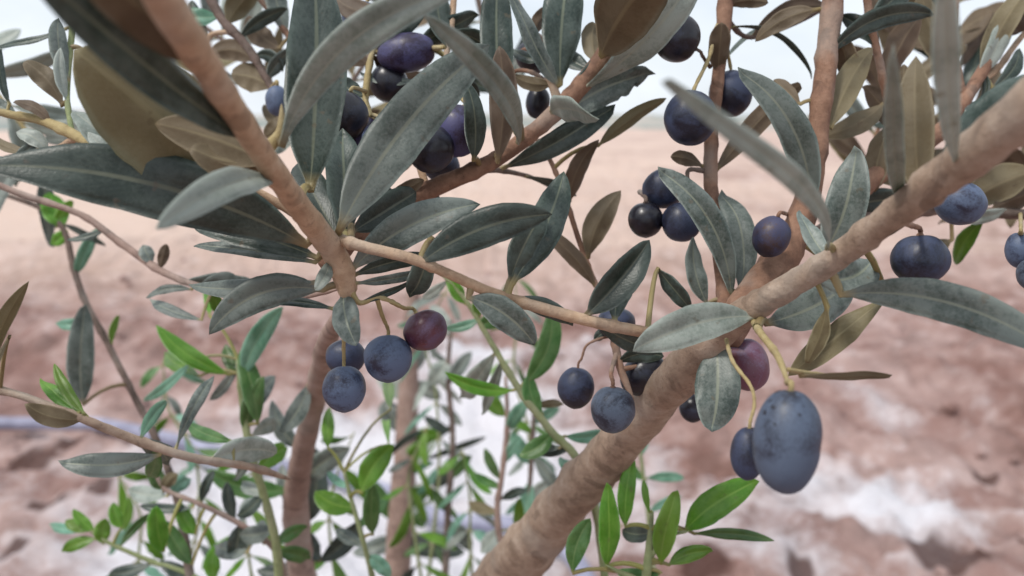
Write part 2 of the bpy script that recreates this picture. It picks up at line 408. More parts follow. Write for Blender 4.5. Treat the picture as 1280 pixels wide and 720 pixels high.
def auto_leaves(parent, S, step, ln, wd, kinds, seed=0, t0=0.0, t1=1.0, spread=(30, 65), sides=(1, -1), dd=.35):
    """Pairs of leaves along a smoothed stem S; ln, wd in metres."""
    rnd = random.Random(seed)
    acc = 0; nxt = 0
    for i in range(1, len(S)):
        a, b = S[i-1], S[i]
        acc += math.hypot(b[0] - a[0], b[1] - a[1])
        f = i / len(S)
        if acc < nxt or f < t0 or f > t1: continue
        nxt = acc + step * rnd.uniform(.75, 1.3)
        th = math.atan2(b[1] - a[1], b[0] - a[0])
        for sg in sides:
            if rnd.random() < .1: continue
            L = rnd.uniform(*ln); pxs = F / b[2]
            an = th + sg * R(rnd.uniform(*spread))
            z = rnd.uniform(-dd, dd)
            lp = L * math.sqrt(1 - z * z) * pxs
            off = 3 + b[3] * .4
            bx, by = b[0] + math.cos(an) * off, b[1] + math.sin(an) * off
            leaf(parent, bx, by, bx + math.cos(an) * lp, by + math.sin(an) * lp, rnd.uniform(*wd) * pxs, z * L, rnd.choice(kinds),
                 rnd.uniform(-.12, .12) * lp, rnd.uniform(-50, 50), rnd.uniform(-.04, .1))

# ------------------------------------------------------------------ the ground
def lerp(a, b, t): return a + (b - a) * t
def spaced(a, b, n, p): return [a + (b - a) * (i / n) ** p for i in range(n + 1)]
ys = [-12, -8, -5, -3, -1.5, -.5, .2] + [.8 * (420 / .8) ** (i / 430) for i in range(431)]
xs_pos = [4.2 * (i / 190) for i in range(191)] + [4.2 * (260 / 4.2) ** (i / 70) for i in range(1, 71)]
xs = [-x for x in reversed(xs_pos[1:])] + xs_pos
PALE = []
for (px, py, rx, ry, s) in [(440, 600, 220, 75, 1.4), (600, 560, 120, 100, 1.1), (330, 700, 210, 70, 1.4), (1110, 640, 80, 50, .8), (1010, 610, 70, 50, .7),
                            (1215, 672, 30, 20, .5), (560, 470, 90, 50, .55), (1090, 530, 30, 40, .3), (940, 690, 90, 30, .4), (700, 470, 80, 40, .4), (830, 640, 120, 60, .45), (520,700,190,70,1.3)]:
    g = ground_at(px, py); gx = ground_at(px + rx, py); gy1 = ground_at(px, py - ry); gy2 = ground_at(px, py + ry * .6)
    PALE.append((g.x, g.y, abs(gx.x - g.x), max(.05, (gy1.y - gy2.y) * .5), s))
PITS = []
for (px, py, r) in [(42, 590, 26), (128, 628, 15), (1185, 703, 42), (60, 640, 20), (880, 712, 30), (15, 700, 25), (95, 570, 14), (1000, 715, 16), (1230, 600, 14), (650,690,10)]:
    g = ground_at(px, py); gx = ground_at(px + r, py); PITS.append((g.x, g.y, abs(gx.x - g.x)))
def ground_z(x, y):
    d = math.hypot(x, y)
    q = Vector((x, y, 0))
    z = .035 * noise.noise(q * 1.1) * min(1, d) 
    # low ridges left by the plough, running across the view
    rr = math.sin(y * 1.9 + 1.2 * noise.noise(q * .35) + x * .22)
    z += .13 * (max(0, rr) ** 1.5) * min(1, max(0, (y - 2.2) / 1.5))
    f = noise.noise(q * 4.5) + .5 * noise.noise(q * 11)
    z += .058 * f
    c = abs(noise.noise(q * 9 + Vector((7, 0, 0)))) ; c2 = abs(noise.noise(q * 23 + Vector((3, 5, 0))))
    fade = 1 if d < 8 else max(0, 1 - (d - 8) / 25)
    z += (.06 * c + .035 * c2 + .006 * noise.noise(q * 60)) * fade
    for (a, b, r) in PITS:
        e = ((x - a) ** 2 + ((y - b) * .75) ** 2) / (r * r)
        if e < 6: z -= .35 * r * math.exp(-e * 1.3)
    z += 1.2 * max(0, noise.noise(q * .02)) * max(0, min(1, (d - 60) / 150)) 
    return z
GV = []; pale = []; sand = []; pit_shade = []
for y in ys:
    for x in xs:
        z = ground_z(x, y); GV.append((x, y, z))
        m = 0
        for (a, b, rx, ry, s) in PALE:
            e = ((x - a) / rx) ** 2 + ((y - b) / ry) ** 2
            if e < 5: m = max(m, s * math.exp(-e * .8))
        m += .35 * noise.noise(Vector((x * 3.2, y * 3.2, 5))) * (1 if m > .05 else .25)
        pale.append(max(0, min(1, m)))
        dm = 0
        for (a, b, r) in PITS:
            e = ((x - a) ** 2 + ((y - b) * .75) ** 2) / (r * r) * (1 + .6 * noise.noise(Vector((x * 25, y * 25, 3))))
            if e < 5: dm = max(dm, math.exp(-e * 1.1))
        pit_shade.append(dm)
        sf = max(0, min(1, (y - 5.0) / 3.5)) * max(0, min(1, .95 - (x / max(y, 1)) * 1.0 + .5 * noise.noise(Vector((x * .3, y * .3, 2)))))
        sand.append(sf)
nx = len(xs)
GF = [(j * nx + i, j * nx + i + 1, (j + 1) * nx + i + 1, (j + 1) * nx + i) for j in range(len(ys) - 1) for i in range(nx - 1)]
gme = bpy.data.meshes.new('ground'); gme.from_pydata(GV, [], GF); gme.polygons.foreach_set('use_smooth', [True] * len(GF))
for nm, arr in (('pale', pale), ('sand', sand), ('pit_shade', pit_shade)):
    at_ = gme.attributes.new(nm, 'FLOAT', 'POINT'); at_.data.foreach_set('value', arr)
m, t, b, o = mat('plowed_soil')
ob = N(t, 'ShaderNodeTexCoord')
n1 = N(t, 'ShaderNodeTexNoise', Scale=5.0, Detail=8.0, Roughness=.65); n2 = N(t, 'ShaderNodeTexNoise', Scale=45.0, Detail=6.0, Roughness=.7)
n3 = N(t, 'ShaderNodeTexNoise', Scale=1.1, Detail=4.0)
for n_ in (n1, n2, n3): t.links.new(ob.outputs['Object'], n_.inputs['Vector'])
r1 = ramp(t, n1.outputs['Fac'], [(.38, (.13, .068, .054)), (.48, (.31, .19, .165)), (.62, (.53, .40, .37))])
r3 = ramp(t, n3.outputs['Fac'], [(.42, (.22, .125, .105)), (.58, (.50, .375, .35))])
col = mixc(t, .45, r1.outputs[0], r3.outputs[0]); n4 = N(t, 'ShaderNodeTexNoise', Scale=2.3, Detail=5.0, Roughness=.6, Distortion=.8); t.links.new(ob.outputs['Object'], n4.inputs['Vector']); r4 = ramp(t, n4.outputs['Fac'], [(.5, (0, 0, 0)), (.6, (1, 1, 1))]); col = mixc(t, math_(t, 'MULTIPLY', r4.outputs[0], .6), col, (.23, .125, .105))
a1 = N(t, 'ShaderNodeAttribute', attribute_name='sand'); col = mixc(t, a1.outputs['Fac'], col, (.60, .46, .39))
a2 = N(t, 'ShaderNodeAttribute', attribute_name='pale')
pf = math_(t, 'ADD', a2.outputs['Fac'], math_(t, 'MULTIPLY', math_(t, 'SUBTRACT', n1.outputs['Fac'], .5), 1.3))
pf = math_(t, 'ADD', pf, math_(t, 'MULTIPLY', math_(t, 'SUBTRACT', n2.outputs['Fac'], .5), .6))
pr = ramp(t, pf, [(.12, (0, 0, 0)), (.75, (1, 1, 1))])
col = mixc(t, math_(t, 'MULTIPLY', pr.outputs[0], .9), col, (.72, .71, .75))
a3 = N(t, 'ShaderNodeAttribute', attribute_name='pit_shade'); dr = ramp(t, a3.outputs['Fac'], [(.16, (0, 0, 0)), (.4, (1, 1, 1))])  # shade inside the hollows, painted dark brown into the soil colour
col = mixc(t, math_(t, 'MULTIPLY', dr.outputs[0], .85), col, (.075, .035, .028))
t.links.new(col, b.inputs['Base Color']); b.inputs['Roughness'].default_value = .95; b.inputs['Specular IOR Level'].default_value = .2
bp = N(t, 'ShaderNodeBump', Strength=.7, Distance=.02); t.links.new(math_(t, 'ADD', n2.outputs['Fac'], n1.outputs['Fac']), bp.inputs['Height']); t.links.new(bp.outputs[0], b.inputs['Normal'])
SOIL = m
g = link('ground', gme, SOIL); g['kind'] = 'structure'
# pale scrubby rise closing the horizon
HV = []; HF = []; hn = 160
for k in range(hn + 1):
    a = R(-70 + 140 * k / hn)
    hgt = 5.5 + 4 * noise.noise(Vector((k * .11, 0, 3))) + 1.2 * noise.noise(Vector((k * .9, 0, 7)))
    for (rad_, z_) in ((300, -2), (330, hgt * .7), (350, hgt), (400, hgt * .8), (440, -2)):
        HV.append(Vector((math.sin(a) * rad_, math.cos(a) * rad_, z_ + (.5 * noise.noise(Vector((k * 1.7, rad_, 0))) if z_ > 0 else 0))))
for k in range(hn):
    for q in range(4): HF.append((k*5 + q, k*5 + q + 1, k*5 + 5 + q + 1, k*5 + 5 + q))
m, t, b, o = mat('far_scrub'); ob = N(t, 'ShaderNodeTexCoord')
n1 = N(t, 'ShaderNodeTexNoise', Scale=.06, Detail=6.0); t.links.new(ob.outputs['Object'], n1.inputs['Vector'])
r1 = ramp(t, n1.outputs['Fac'], [(.4, (.24, .27, .25)), (.6, (.42, .38, .34))]); t.links.new(r1.outputs[0], b.inputs['Base Color']); b.inputs['Roughness'].default_value = 1
hl = link('hills', mesh('hills', HV, HF), m); hl['kind'] = 'structure'
# loose clods and crumbs: nobody could count them
V = []; Fc = []
rnd = random.Random(3)
def ico():
    ph = (1 + 5 ** .5) / 2
    v = [(-1, ph, 0), (1, ph, 0), (-1, -ph, 0), (1, -ph, 0), (0, -1, ph), (0, 1, ph), (0, -1, -ph), (0, 1, -ph), (ph, 0, -1), (ph, 0, 1), (-ph, 0, -1), (-ph, 0, 1)]
    f = [(0,11,5),(0,5,1),(0,1,7),(0,7,10),(0,10,11),(1,5,9),(5,11,4),(11,10,2),(10,7,6),(7,1,8),(3,9,4),(3,4,2),(3,2,6),(3,6,8),(3,8,9),(4,9,5),(2,4,11),(6,2,10),(8,6,7),(9,8,1)]
    v = [Vector(a).normalized() for a in v]; cache = {}; nf = []
    def midp(a, c):
        k = (min(a, c), max(a, c))
        if k not in cache: cache[k] = len(v); v.append(((v[a] + v[c]) / 2).normalized())
        return cache[k]
    for (a, c, d) in f:
        x, y, z = midp(a, c), midp(c, d), midp(d, a); nf += [(a, x, z), (c, y, x), (d, z, y), (x, y, z)]
    return v, nf
IV, IF = ico()
for k in range(900):
    y = 1.3 + 7 * rnd.random() ** 1.6; x = rnd.uniform(-.75, .75) * (y + .4)
    r = rnd.choice([.006, .008, .012, .016, .024]) * rnd.uniform(.7, 1.3)
    if any(((x - a) / rx) ** 2 + ((y - b) / ry) ** 2 < 2.2 for (a, b, rx, ry, s_) in PALE): continue
    c = Vector((x, y, ground_z(x, y) + r * .05)); sx, sy, sz = rnd.uniform(.8, 1.4), rnd.uniform(.8, 1.4), rnd.uniform(.55, .9)
    b0 = len(V); se = rnd.uniform(0, 50)
    for v in IV:
        k2 = 1 + .45 * noise.noise(v * 1.7 + Vector((se, 0, 0)))
        V.append(c + Vector((v.x * sx, v.y * sy, v.z * sz)) * r * k2)
    Fc += [tuple(b0 + i for i in f) for f in IF]
clods = link('soil_clods', mesh('soil_clods', V, Fc, smooth=True), SOIL); clods['kind'] = 'stuff'
clods['label'] = 'loose crumbs and clods of reddish soil on the plowed ground'; clods['category'] = 'soil clods'

# drip hose lying on the soil
m, t, b, o = mat('hose_plastic'); ob = N(t, 'ShaderNodeTexCoord')
n1 = N(t, 'ShaderNodeTexNoise', Scale=14.0, Detail=5.0); t.links.new(ob.outputs['Object'], n1.inputs['Vector'])
r1 = ramp(t, n1.outputs['Fac'], [(.35, (.20, .20, .28)), (.65, (.34, .34, .45))]); t.links.new(r1.outputs[0], b.inputs['Base Color']); b.inputs['Roughness'].default_value = .5
HOSE = m
ctrl = [ground_at(*p) for p in [(-260, 543), (-80, 550), (60, 557), (150, 568), (235, 588), (330, 606), (420, 622), (500, 650), (560, 672), (640, 684), (705, 715), (740, 790), (760, 1000), (800, 1500)]]
for c in ctrl: c.z = 0
P = [Vector(p) for p in catmull([(c.x, c.y, 0) for c in ctrl], 10)]
for p in P: p.z = ground_z(p.x, p.y) + .026
for _ in range(60):
    for i in range(1, len(P) - 1): P[i].z = max(P[i].z, (P[i-1].z + P[i+1].z) / 2)
V, Fc = tube_data(P, [.024] * len(P), 12)
h = link('irrigation_hose', mesh('irrigation_hose', V, Fc), HOSE)
h['label'] = 'pale lilac-grey irrigation hose lying across the soil behind the saplings'; h['category'] = 'hose'

# ------------------------------------------------------------------ branches: (px, py, depth, width px)
BG_ = 'olive branches around the lens'
def branch(label, pts, bark_, name='olive_branch', cat='branch', group=BG_, **kw):
    b0 = at(*pts[0][:3]); o = thing(name, label, cat, b0, group)
    add_stem(o, 'stem', pts, bark_, **kw); return o

A = branch('thick tan branch slanting down from the upper left to a knobbly leafy node',
    [(-350, -1300, .16, 56), (-60, -620, .13, 64), (110, -210, .122, 68), (160, -90, .135, 60), (205, 0, .15, 50), (245, 65, .17, 42), (300, 150, .20, 33), (352, 228, .23, 31), (395, 285, .255, 31), (420, 320, .268, 32), (432, 352, .272, 28), (436, 385, .275, 18)], 'tan')
add_stem(A, 'twig', [(412, 294, .268, 15), (445, 306, .262, 15), (510, 322, .258, 14), (560, 342, .262, 13), (615, 366, .266, 14), (680, 386, .27, 15), (740, 402, .272, 15), (800, 414, .275, 15), (862, 424, .282, 12)], 'tan', .08)
add_stem(A, 'twig', [(436, 350, .272, 8), (448, 378, .272, 7), (475, 372, .275, 6), (505, 385, .276, 5)], 'straw', .05, sides=8)
add_stem(A, 'twig', [(330, 190, .225, 22), (350, 165, .224, 12), (352, 130, .223, 8)], 'straw', .05, sides=8)
add_stem(A, 'twig', [(395, 285, .258, 12), (360, 262, .26, 12), (320, 238, .26, 9), (290, 226, .255, 7)], 'tan', .05, sides=8)

Cb = branch('thickest pale brown bough, rising from bottom centre and running out to the right edge',
    [(588, 784, .50, 78), (638, 714, .46, 70), (694, 645, .415, 63), (757, 575, .37, 58), (812, 512, .335, 55), (858, 458, .302, 50), (905, 410, .285, 42), (950, 380, .27, 36), (1000, 350, .258, 33), (1045, 322, .247, 33), (1110, 273, .228, 38), (1180, 220, .208, 48), (1260, 158, .188, 62), (1380, 60, .168, 76), (1520, -50, .16, 80), (1750, -250, .165, 80), (2100, -600, .18, 74), (2700, -1300, .2, 66)], 'grey', ground_end=0, sides=28, bump=.16)
add_stem(Cb, 'twig', [(942, 402, .27, 9), (952, 418, .255, 9), (972, 445, .235, 9), (985, 478, .215, 9)], 'straw', .05, sides=10)
add_stem(Cb, 'twig', [(985, 462, .228, 6), (1010, 466, .235, 5), (1045, 469, .245, 3)], 'straw', .04, sides=8)
D = branch('straight reddish-brown branch standing upright right of centre behind the pale bough',
    [(905, 420, .298, 44), (935, 378, .305, 44), (975, 325, .315, 44), (1003, 268, .322, 34), (1020, 190, .327, 27), (1030, 100, .33, 27), (1041, 0, .335, 27), (1052, -150, .34, 28)], 'red')
E = branch('slim straight brown twig standing upright left of the reddish branch, passing behind two dark olives',
    [(900, 440, .305, 20), (905, 375, .312, 19), (897, 300, .322, 18), (889, 240, .33, 18), (889, 180, .335, 17), (897, 100, .338, 16), (904, 40, .34, 18), (910, -60, .345, 20)], 'red')
Fb = branch('reddish branch climbing from behind the left node up to the top edge right of centre',
    [(405, 330, .30, 22), (440, 300, .31, 26), (480, 268, .318, 30), (535, 238, .322, 24), (600, 210, .325, 21), (645, 182, .328, 20), (700, 135, .332, 22), (745, 84, .332, 24), (790, 25, .33, 26), (850, -60, .33, 28)], 'red')
add_stem(Fb, 'twig', [(595, 214, .328, 8), (625, 213, .34, 7), (665, 222, .36, 5), (690, 236, .375, 4)], 'dark', .05, sides=8)
add_stem(Fb, 'twig', [(700, 135, .335, 14), (690, 105, .335, 11), (668, 55, .335, 9), (645, 0, .335, 9), (620, -60, .335, 9)], 'tan', .05, sides=10)
add_stem(Fb, 'twig', [(470, 275, .322, 12), (460, 200, .33, 10), (456, 140, .335, 9), (462, 80, .34, 8), (478, 20, .345, 8), (485, -60, .35, 8)], 'straw', .08, sides=10)
add_stem(Fb, 'twig', [(690, 108, .336, 6), (668, 92, .35, 6), (648, 88, .36, 5), (632, 96, .365, 5)], 'red', .06, sides=8)
add_stem(Fb, 'twig', [(676, 78, .336, 6), (660, 62, .35, 6), (644, 68, .36, 5)], 'red', .06, sides=8)
add_stem(Fb, 'twig', [(535, 240, .325, 10), (520, 180, .335, 9), (535, 120, .34, 8), (560, 60, .345, 8), (570, -40, .35, 8)], 'tan', .08, sides=10)
G = branch('dark horizontal branch at mid height by the right edge, behind the pale bough',
    [(1000, 300, .335, 12), (1050, 280, .35, 20), (1110, 268, .36, 22), (1170, 262, .37, 14), (1240, 266, .375, 13), (1330, 272, .38, 14), (1450, 290, .38, 14)], 'dark')
G2 = branch('reddish-brown branch slanting up through the leafy upper right corner',
    [(1045, 268, .345, 22), (1085, 228, .35, 26), (1130, 195, .355, 24), (1175, 165, .36, 20), (1215, 110, .365, 16), (1250, 50, .37, 15), (1290, -30, .375, 15)], 'red')
add_stem(G2, 'twig', [(1130, 195, .355, 12), (1112, 140, .35, 10), (1100, 80, .345, 10), (1085, 10, .34, 10), (1080, -80, .34, 10)], 'red', .08, sides=10)
add_stem(G2, 'twig', [(1205, 122, .365, 10), (1190, 60, .36, 8), (1180, 0, .355, 8), (1175, -60, .35, 8)], 'red', .08, sides=10)
add_stem(G2, 'twig', [(1218, 105, .366, 8), (1245, 88, .37, 8), (1272, 52, .375, 7), (1300, 20, .38, 7)], 'tan', .06, sides=8)
Hh = branch('thin reddish twig with paired brown leaves hanging in the centre of the picture',
    [(672, 175, .345, 6), (690, 205, .35, 6), (706, 245, .35, 6.5), (722, 295, .35, 7), (740, 345, .345, 7), (760, 385, .335, 8), (768, 425, .325, 10), (776, 462, .318, 10), (792, 500, .315, 9)], 'red', bump=.06)
Jh = branch('thin grey-brown twig sloping down to the right behind the big dark leaf at left',
    [(-80, 200, .40, 9), (20, 240, .40, 8), (100, 268, .40, 8), (150, 303, .40, 9), (200, 338, .39, 9), (250, 358, .38, 8), (310, 372, .36, 7), (370, 372, .33, 7), (430, 360, .30, 6)], 'lilac', group='thin background twigs')
K = branch('thin leafless-looking stalk dropping from the sprig at the left edge to a slate green leaf',
    [(-60, 225, .5, 6), (40, 255, .5, 6), (78, 285, .5, 7), (92, 335, .5, 8), (107, 378, .5, 8), (135, 430, .5, 8), (165, 490, .5, 8), (200, 560, .5, 9), (225, 640, .5, 10), (240, 740, .5, 12)], 'dark', ground_end=-1, group='thin background twigs')
J3 = branch('slender brown twig running in from the left edge at lower left, above the hose',
    [(-120, 470, .33, 10), (0, 488, .33, 10), (60, 507, .33, 10), (110, 526, .33, 11), (170, 550, .34, 12), (240, 572, .35, 11), (310, 583, .37, 10), (365, 600, .4, 9)], 'grey', group='thin background twigs')
Kt = branch('pale cream twig clump at the left edge just above the big dark leaf',
    [(-90, 110, .33, 10), (0, 140, .33, 10), (50, 150, .33, 12), (95, 170, .32, 14), (140, 195, .31, 12), (200, 222, .30, 10), (270, 250, .29, 8)], 'straw', group='thin background twigs')
add_stem(Kt, 'twig', [(95, 172, .322, 10), (65, 190, .325, 9), (20, 200, .33, 8), (-50, 215, .33, 8)], 'tan', .08, sides=8)
add_stem(Kt, 'twig', [(90, 166, .322, 7), (84, 120, .33, 7), (88, 60, .335, 8), (95, 0, .34, 8), (100, -60, .34, 8)], 'green', .06, sides=8)
Kx = branch('dark twig tangle near the top, between slanting tan branch and tall upright leaf',
    [(400, 210, .40, 10), (372, 170, .40, 10), (340, 110, .40, 10), (310, 60, .40, 11), (275, 20, .40, 12), (240, -50, .40, 12)], 'dark', group='thin background twigs')
add_stem(Kx, 'twig', [(362, 150, .40, 8), (385, 90, .405, 8), (350, 30, .41, 8), (300, -30, .41, 8)], 'red', .08, sides=8)
add_stem(Kx, 'twig', [(290, 40, .40, 6), (262, 45, .40, 6), (248, 80, .40, 5)], 'tan', .06, sides=8)
Top = branch('twig with brown leaves crossing the sky between the slim twig and the upright reddish branch',
    [(905, 20, .35, 8), (930, 45, .36, 6), (960, 42, .365, 6), (1000, 26, .37, 6), (1040, 5, .375, 6)], 'dark', bump=.05, group='thin background twigs')

# ------------------------------------------------------------------ leaves of the near branches: base x,y  tip x,y  width px  tip depth step  kind  bend  roll
leaves(A, [
 (288, 236, 92, 62, 150, -.035, 'K', -6, 0),
 (305, 172, 20, -60, 62, -.07, 'D', 6, 20),
 (246, 82, 80, -60, 80, -.03, 'B', -8, 0),
 (384, 306, -30, 205, 92, -.03, 'D', -26, 0, {'arch': .03}),
 (346, 226, 197, 286, 46, -.055, 'P', -16, 15),
 (396, 322, 236, 276, 42, .0, 'D', -6, 20),
 (394, 328, 243, 309, 20, .01, 'T', -5, 30),
 (398, 352, 235, 355, 28, .02, 'T', 8, 20),
 (404, 362, 262, 418, 48, .0, 'T', -24, 0),
 (416, 386, 338, 378, 13, .01, 'D', -4, 30),
 (412, 326, 394, 362, 20, -.01, 'P', 3, 0),
 (430, 368, 444, 432, 38, -.012, 'T', -4, 20, {'arch': .1}),
 (352, 182, 575, -14, 52, -.02, 'P', 38, 10),
 (388, 238, 394, -60, 84, .0, 'D', -4, 0, {'db': .262, 'fold': .4}),
 (424, 288, 612, 56, 76, .01, 'T', 18, 0, {'db': .262}),
 (438, 338, 600, 256, 52, .0, 'T', 16, 0),
 (432, 300, 428, 158, 52, .01, 'D', 0, 20, {'db': .285}),
 (424, 300, 372, 205, 50, .02, 'D', 0, 10, {'db': .285}),
 (440, 290, 520, 240, 45, .02, 'D', 0, 10, {'db': .29}),
 (442, 344, 545, 322, 22, .01, 'D', 6, 20),
 (444, 354, 530, 340, 14, .01, 'T', -2, 20),
 (448, 380, 520, 352, 10, .01, 'D', 0, 20),
 (340, 205, 195, 155, 60, -.005, 'B', -6, 10, {'db': .235}),
 (348, 212, 235, 190, 50, -.01, 'B', 2, 20, {'db': .238}),
 (524, 330, 690, 268, 54, .0, 'D', 14, 0),
 (540, 298, 512, 374, 34, .01, 'D', 4, 10, {'db': .268}),
 (640, 354, 705, 214, 50, .01, 'D', -8, 10),
 (637, 352, 682, 262, 40, .0, 'D', 4, 20),
 (586, 372, 668, 432, 44, .0, 'T', 10, 10),
 (636, 374, 716, 408, 26, .01, 'D', 8, 20),
 (733, 394, 812, 300, 46, .0, 'D', -4, 10, {'fold': .7}),
 (768, 402, 792, 318, 36, .012, 'D', 6, 30),
 (822, 336, 864, 388, 24, .0, 'D', 0, 20, {'db': .30}),
 (745, 402, 828, 438, 26, .01, 'D', -6, 20),
])
leaves(Cb, [
 (944, 396, 792, 440, 54, -.01, 'P', -12, 0),
 (895, 428, 891, 540, 62, -.01, 'T', 4, 0),
 (1052, 368, 1330, 450, 56, -.03, 'T', 26, 0),
 (1020, 348, 1092, 322, 56, .01, 'T', -14, 0, {'db': .262}),
 (958, 404, 1068, 345, 60, .02, 'T', -10, 0, {'db': .275}),
 (1034, 384, 1008, 452, 24, .01, 'K', 4, 10),
 (1108, 372, 985, 470, 38, .01, 'K', 0, 20, {'db': .28}),
 (1000, 470, 1112, 466, 12, .01, 'K', -2, 40),
 (1170, 222, 1310, 90, 54, .0, 'D', 10, 10, {'db': .222}),
 (1034, 310, 850, 126, 29, -.10, 'P', -24, 20, {'db': .235}),
 (1130, 262, 1118, 50, 25, -.07, 'P', 6, 10, {'db': .24}),
 (1196, 208, 1180, -60, 34, -.05, 'P', 4, 20, {'db': .2}),
 (1040, 330, 1000, 262, 24, .01, 'T', 4, 30, {'db': .26}),
 (1150, 250, 1145, 70, 52, .0, 'K', 4, 10, {'db': .235}),
])
leaves(D, [
 (1026, 322, 1066, 182, 56, -.01, 'T', -12, 0),
 (1014, 262, 924, 82, 46, -.01, 'T', -24, 10),
 (1038, 160, 1090, 60, 38, .01, 'K', 6, 10),
 (1034, 70, 1170, 20, 30, .0, 'D', 22, 20),
 (1020, 12, 944, 52, 26, .01, 'B', -8, 20),
 (1044, 40, 1060, 112, 30, .01, 'B', 6, 20),
 (1000, 130, 968, 100, 22, .01, 'B', 0, 20),
])
leaves(E, [
 (914, 374, 824, 207, 38, -.012, 'T', -22, 10),
 (925, 368, 904, 234, 40, .01, 'T', -14, 10),
 (884, 380, 866, 296, 26, .0, 'T', 6, 20),
 (897, 92, 902, 28, 30, -.01, 'B', 0, 20),
 (893, 216, 996, 106, 30, .01, 'B', 4, 10),
 (878, 208, 838, 196, 20, .0, 'B', -4, 20),
 (906, 8, 960, 4, 22, .0, 'B', 6, 10),
])
leaves(Fb, [
 (622, 202, 624, 58, 40, -.005, 'B', -6, 0, {'db': .31}),
 (648, 178, 530, 18, 34, -.09, 'P', -18, 20, {'db': .28}),
 (592, 200, 583, 96, 30, -.01, 'D', -6, 20, {'db': .31}),
 (628, 150, 622, -30, 46, .0, 'D', 4, 0, {'db': .335}),
 (699, 108, 640, -20, 24, -.02, 'T', 6, 40),
 (700, 106, 712, -40, 56, .0, 'D', 4, 10),
 (752, 70, 842, -60, 88, -.06, 'B', 8, 0, {'db': .31}),
 (728, 112, 885, -50, 46, -.03, 'P', -12, 40),
 (702, 146, 822, 94, 46, .01, 'T', 12, 10, {'ragged': .5}),
 (628, 210, 770, 128, 36, .0, 'D', -6, 10),
 (690, 140, 750, 148, 34, -.05, 'P', 6, 40, {'db': .30}),
 (716, 118, 776, 62, 26, .0, 'D', 4, 10),
 (545, 232, 480, 290, 60, .0, 'D', 4, 20, {'db': .335}),
 (500, 262, 440, 200, 30, .0, 'D', 4, 20, {'db': .335}),
 (456, 120, 420, 95, 26, .0, 'D', 4, 20),
 (520, 100, 450, 88, 14, .0, 'T', 6, 40),
 (460, 130, 415, 106, 20, .0, 'P', 4, 30),
 (560, 60, 545, -20, 34, .0, 'D', 4, 30),
 (458, 175, 430, 120, 30, .0, 'D', 4, 20), (470, 250, 410, 205, 34, .01, 'D', 4, 10), (500, 255, 445, 245, 36, .01, 'D', -4, 20), (462, 80, 410, 40, 30, .0, 'B', 4, 20),
 (470, 55, 530, 20, 30, .0, 'D', 4, 20), (528, 150, 575, 190, 22, .01, 'D', 4, 20), (525, 165, 490, 215, 26, .01, 'B', 4, 20), (545, 95, 600, 120, 26, .01, 'D', 4, 20),
 (480, 20, 420, 0, 30, .01, 'B', 4, 20), (536, 120, 490, 140, 30, .02, 'B', 4, 20), (466, 70, 500, 110, 26, .02, 'B', 4, 20), (565, 40, 610, 60, 26, .01, 'D', 4, 20),
 (690, 105, 640, 95, 20, .0, 'B', 4, 20), (676, 75, 640, 60, 16, .01, 'D', 4, 20), (665, 45, 690, 10, 20, .01, 'B', 4, 20), (480, 262, 530, 225, 20, .0, 'B', 4, 20),
 (740, 88, 700, 60, 24, .01, 'D', 4, 20), (746, 80, 742, 30, 28, .01, 'K', 4, 20),
 (520, 60, 600, 20, 30, .01, 'D', 4, 30),
 (655, 220, 720, 245, 12, .02, 'D', 4, 30),
])
leaves(Hh, [
 (712, 252, 748, 174, 26, -.01, 'B', 8, 10),
 (748, 182, 832, 122, 20, .0, 'K', 4, 30, {'db': .345}),
 (735, 322, 776, 238, 36, .0, 'K', 8, 0),
 (744, 358, 676, 286, 24, .0, 'B', -6, 10),
 (770, 455, 830, 446, 24, .0, 'D', 8, 20),
 (768, 405, 742, 425, 14, .0, 'D', 0, 30),
])
leaves(G, [
 (1060, 262, 1130, 252, 34, .0, 'D', 6, 20),
 (1140, 262, 1070, 292, 26, .0, 'B', 6, 20),
 (1200, 262, 1290, 215, 50, .0, 'K', 6, 20),
 (1240, 262, 1310, 242, 34, .0, 'B', 6, 30),
 (1190, 268, 1260, 262, 20, .0, 'P', -6, 20),
 (1190, 300, 1150, 340, 28, .01, 'K', -6, 20),
 (1230, 275, 1195, 330, 24, .02, 'G', -6, 20),
])
leaves(G2, [
 (1225, 92, 1290, -20, 34, .0, 'K', 6, 10),
 (1222, 96, 1262, 8, 26, .0, 'P', -6, 30),
 (1150, 175, 1130, 80, 40, .0, 'B', 6, 10),
 (1104, 130, 1030, 170, 30, .0, 'K', 6, 20),
 (1098, 60, 1050, 20, 26, .0, 'D', -6, 20),
 (1106, 110, 1150, 20, 36, .0, 'B', 6, 30),
 (1088, 30, 1150, -20, 30, .0, 'D', 6, 20),
 (1196, 90, 1150, -10, 40, .0, 'K', 6, 10),
 (1240, 110, 1275, 60, 20, .0, 'D', -8, 20),
 (1198, 130, 1236, 180, 26, .0, 'P', -8, 20),
 (1120, 150, 1094, 240, 34, .0, 'B', -8, 20),
 (1115, 165, 1076, 110, 30, .0, 'B', -8, 20),
 (1250, 50, 1300, 10, 40, .0, 'B', 8, 20),
 (1228, 90, 1222, 130, 10, .0, 'D', 8, 20),
 (1180, 160, 1250, 150, 40, .01, 'T', 8, 20),
 (1090, 225, 1180, 215, 40, .01, 'B', 8, 20),
])
leaves(Top, [
 (938, 48, 1034, 8, 26, .01, 'B', 14, 10),
 (912, 34, 1012, 100, 8, .0, 'D', 26, 50),
 (985, 30, 905, 72, 8, .0, 'D', -10, 60),
])
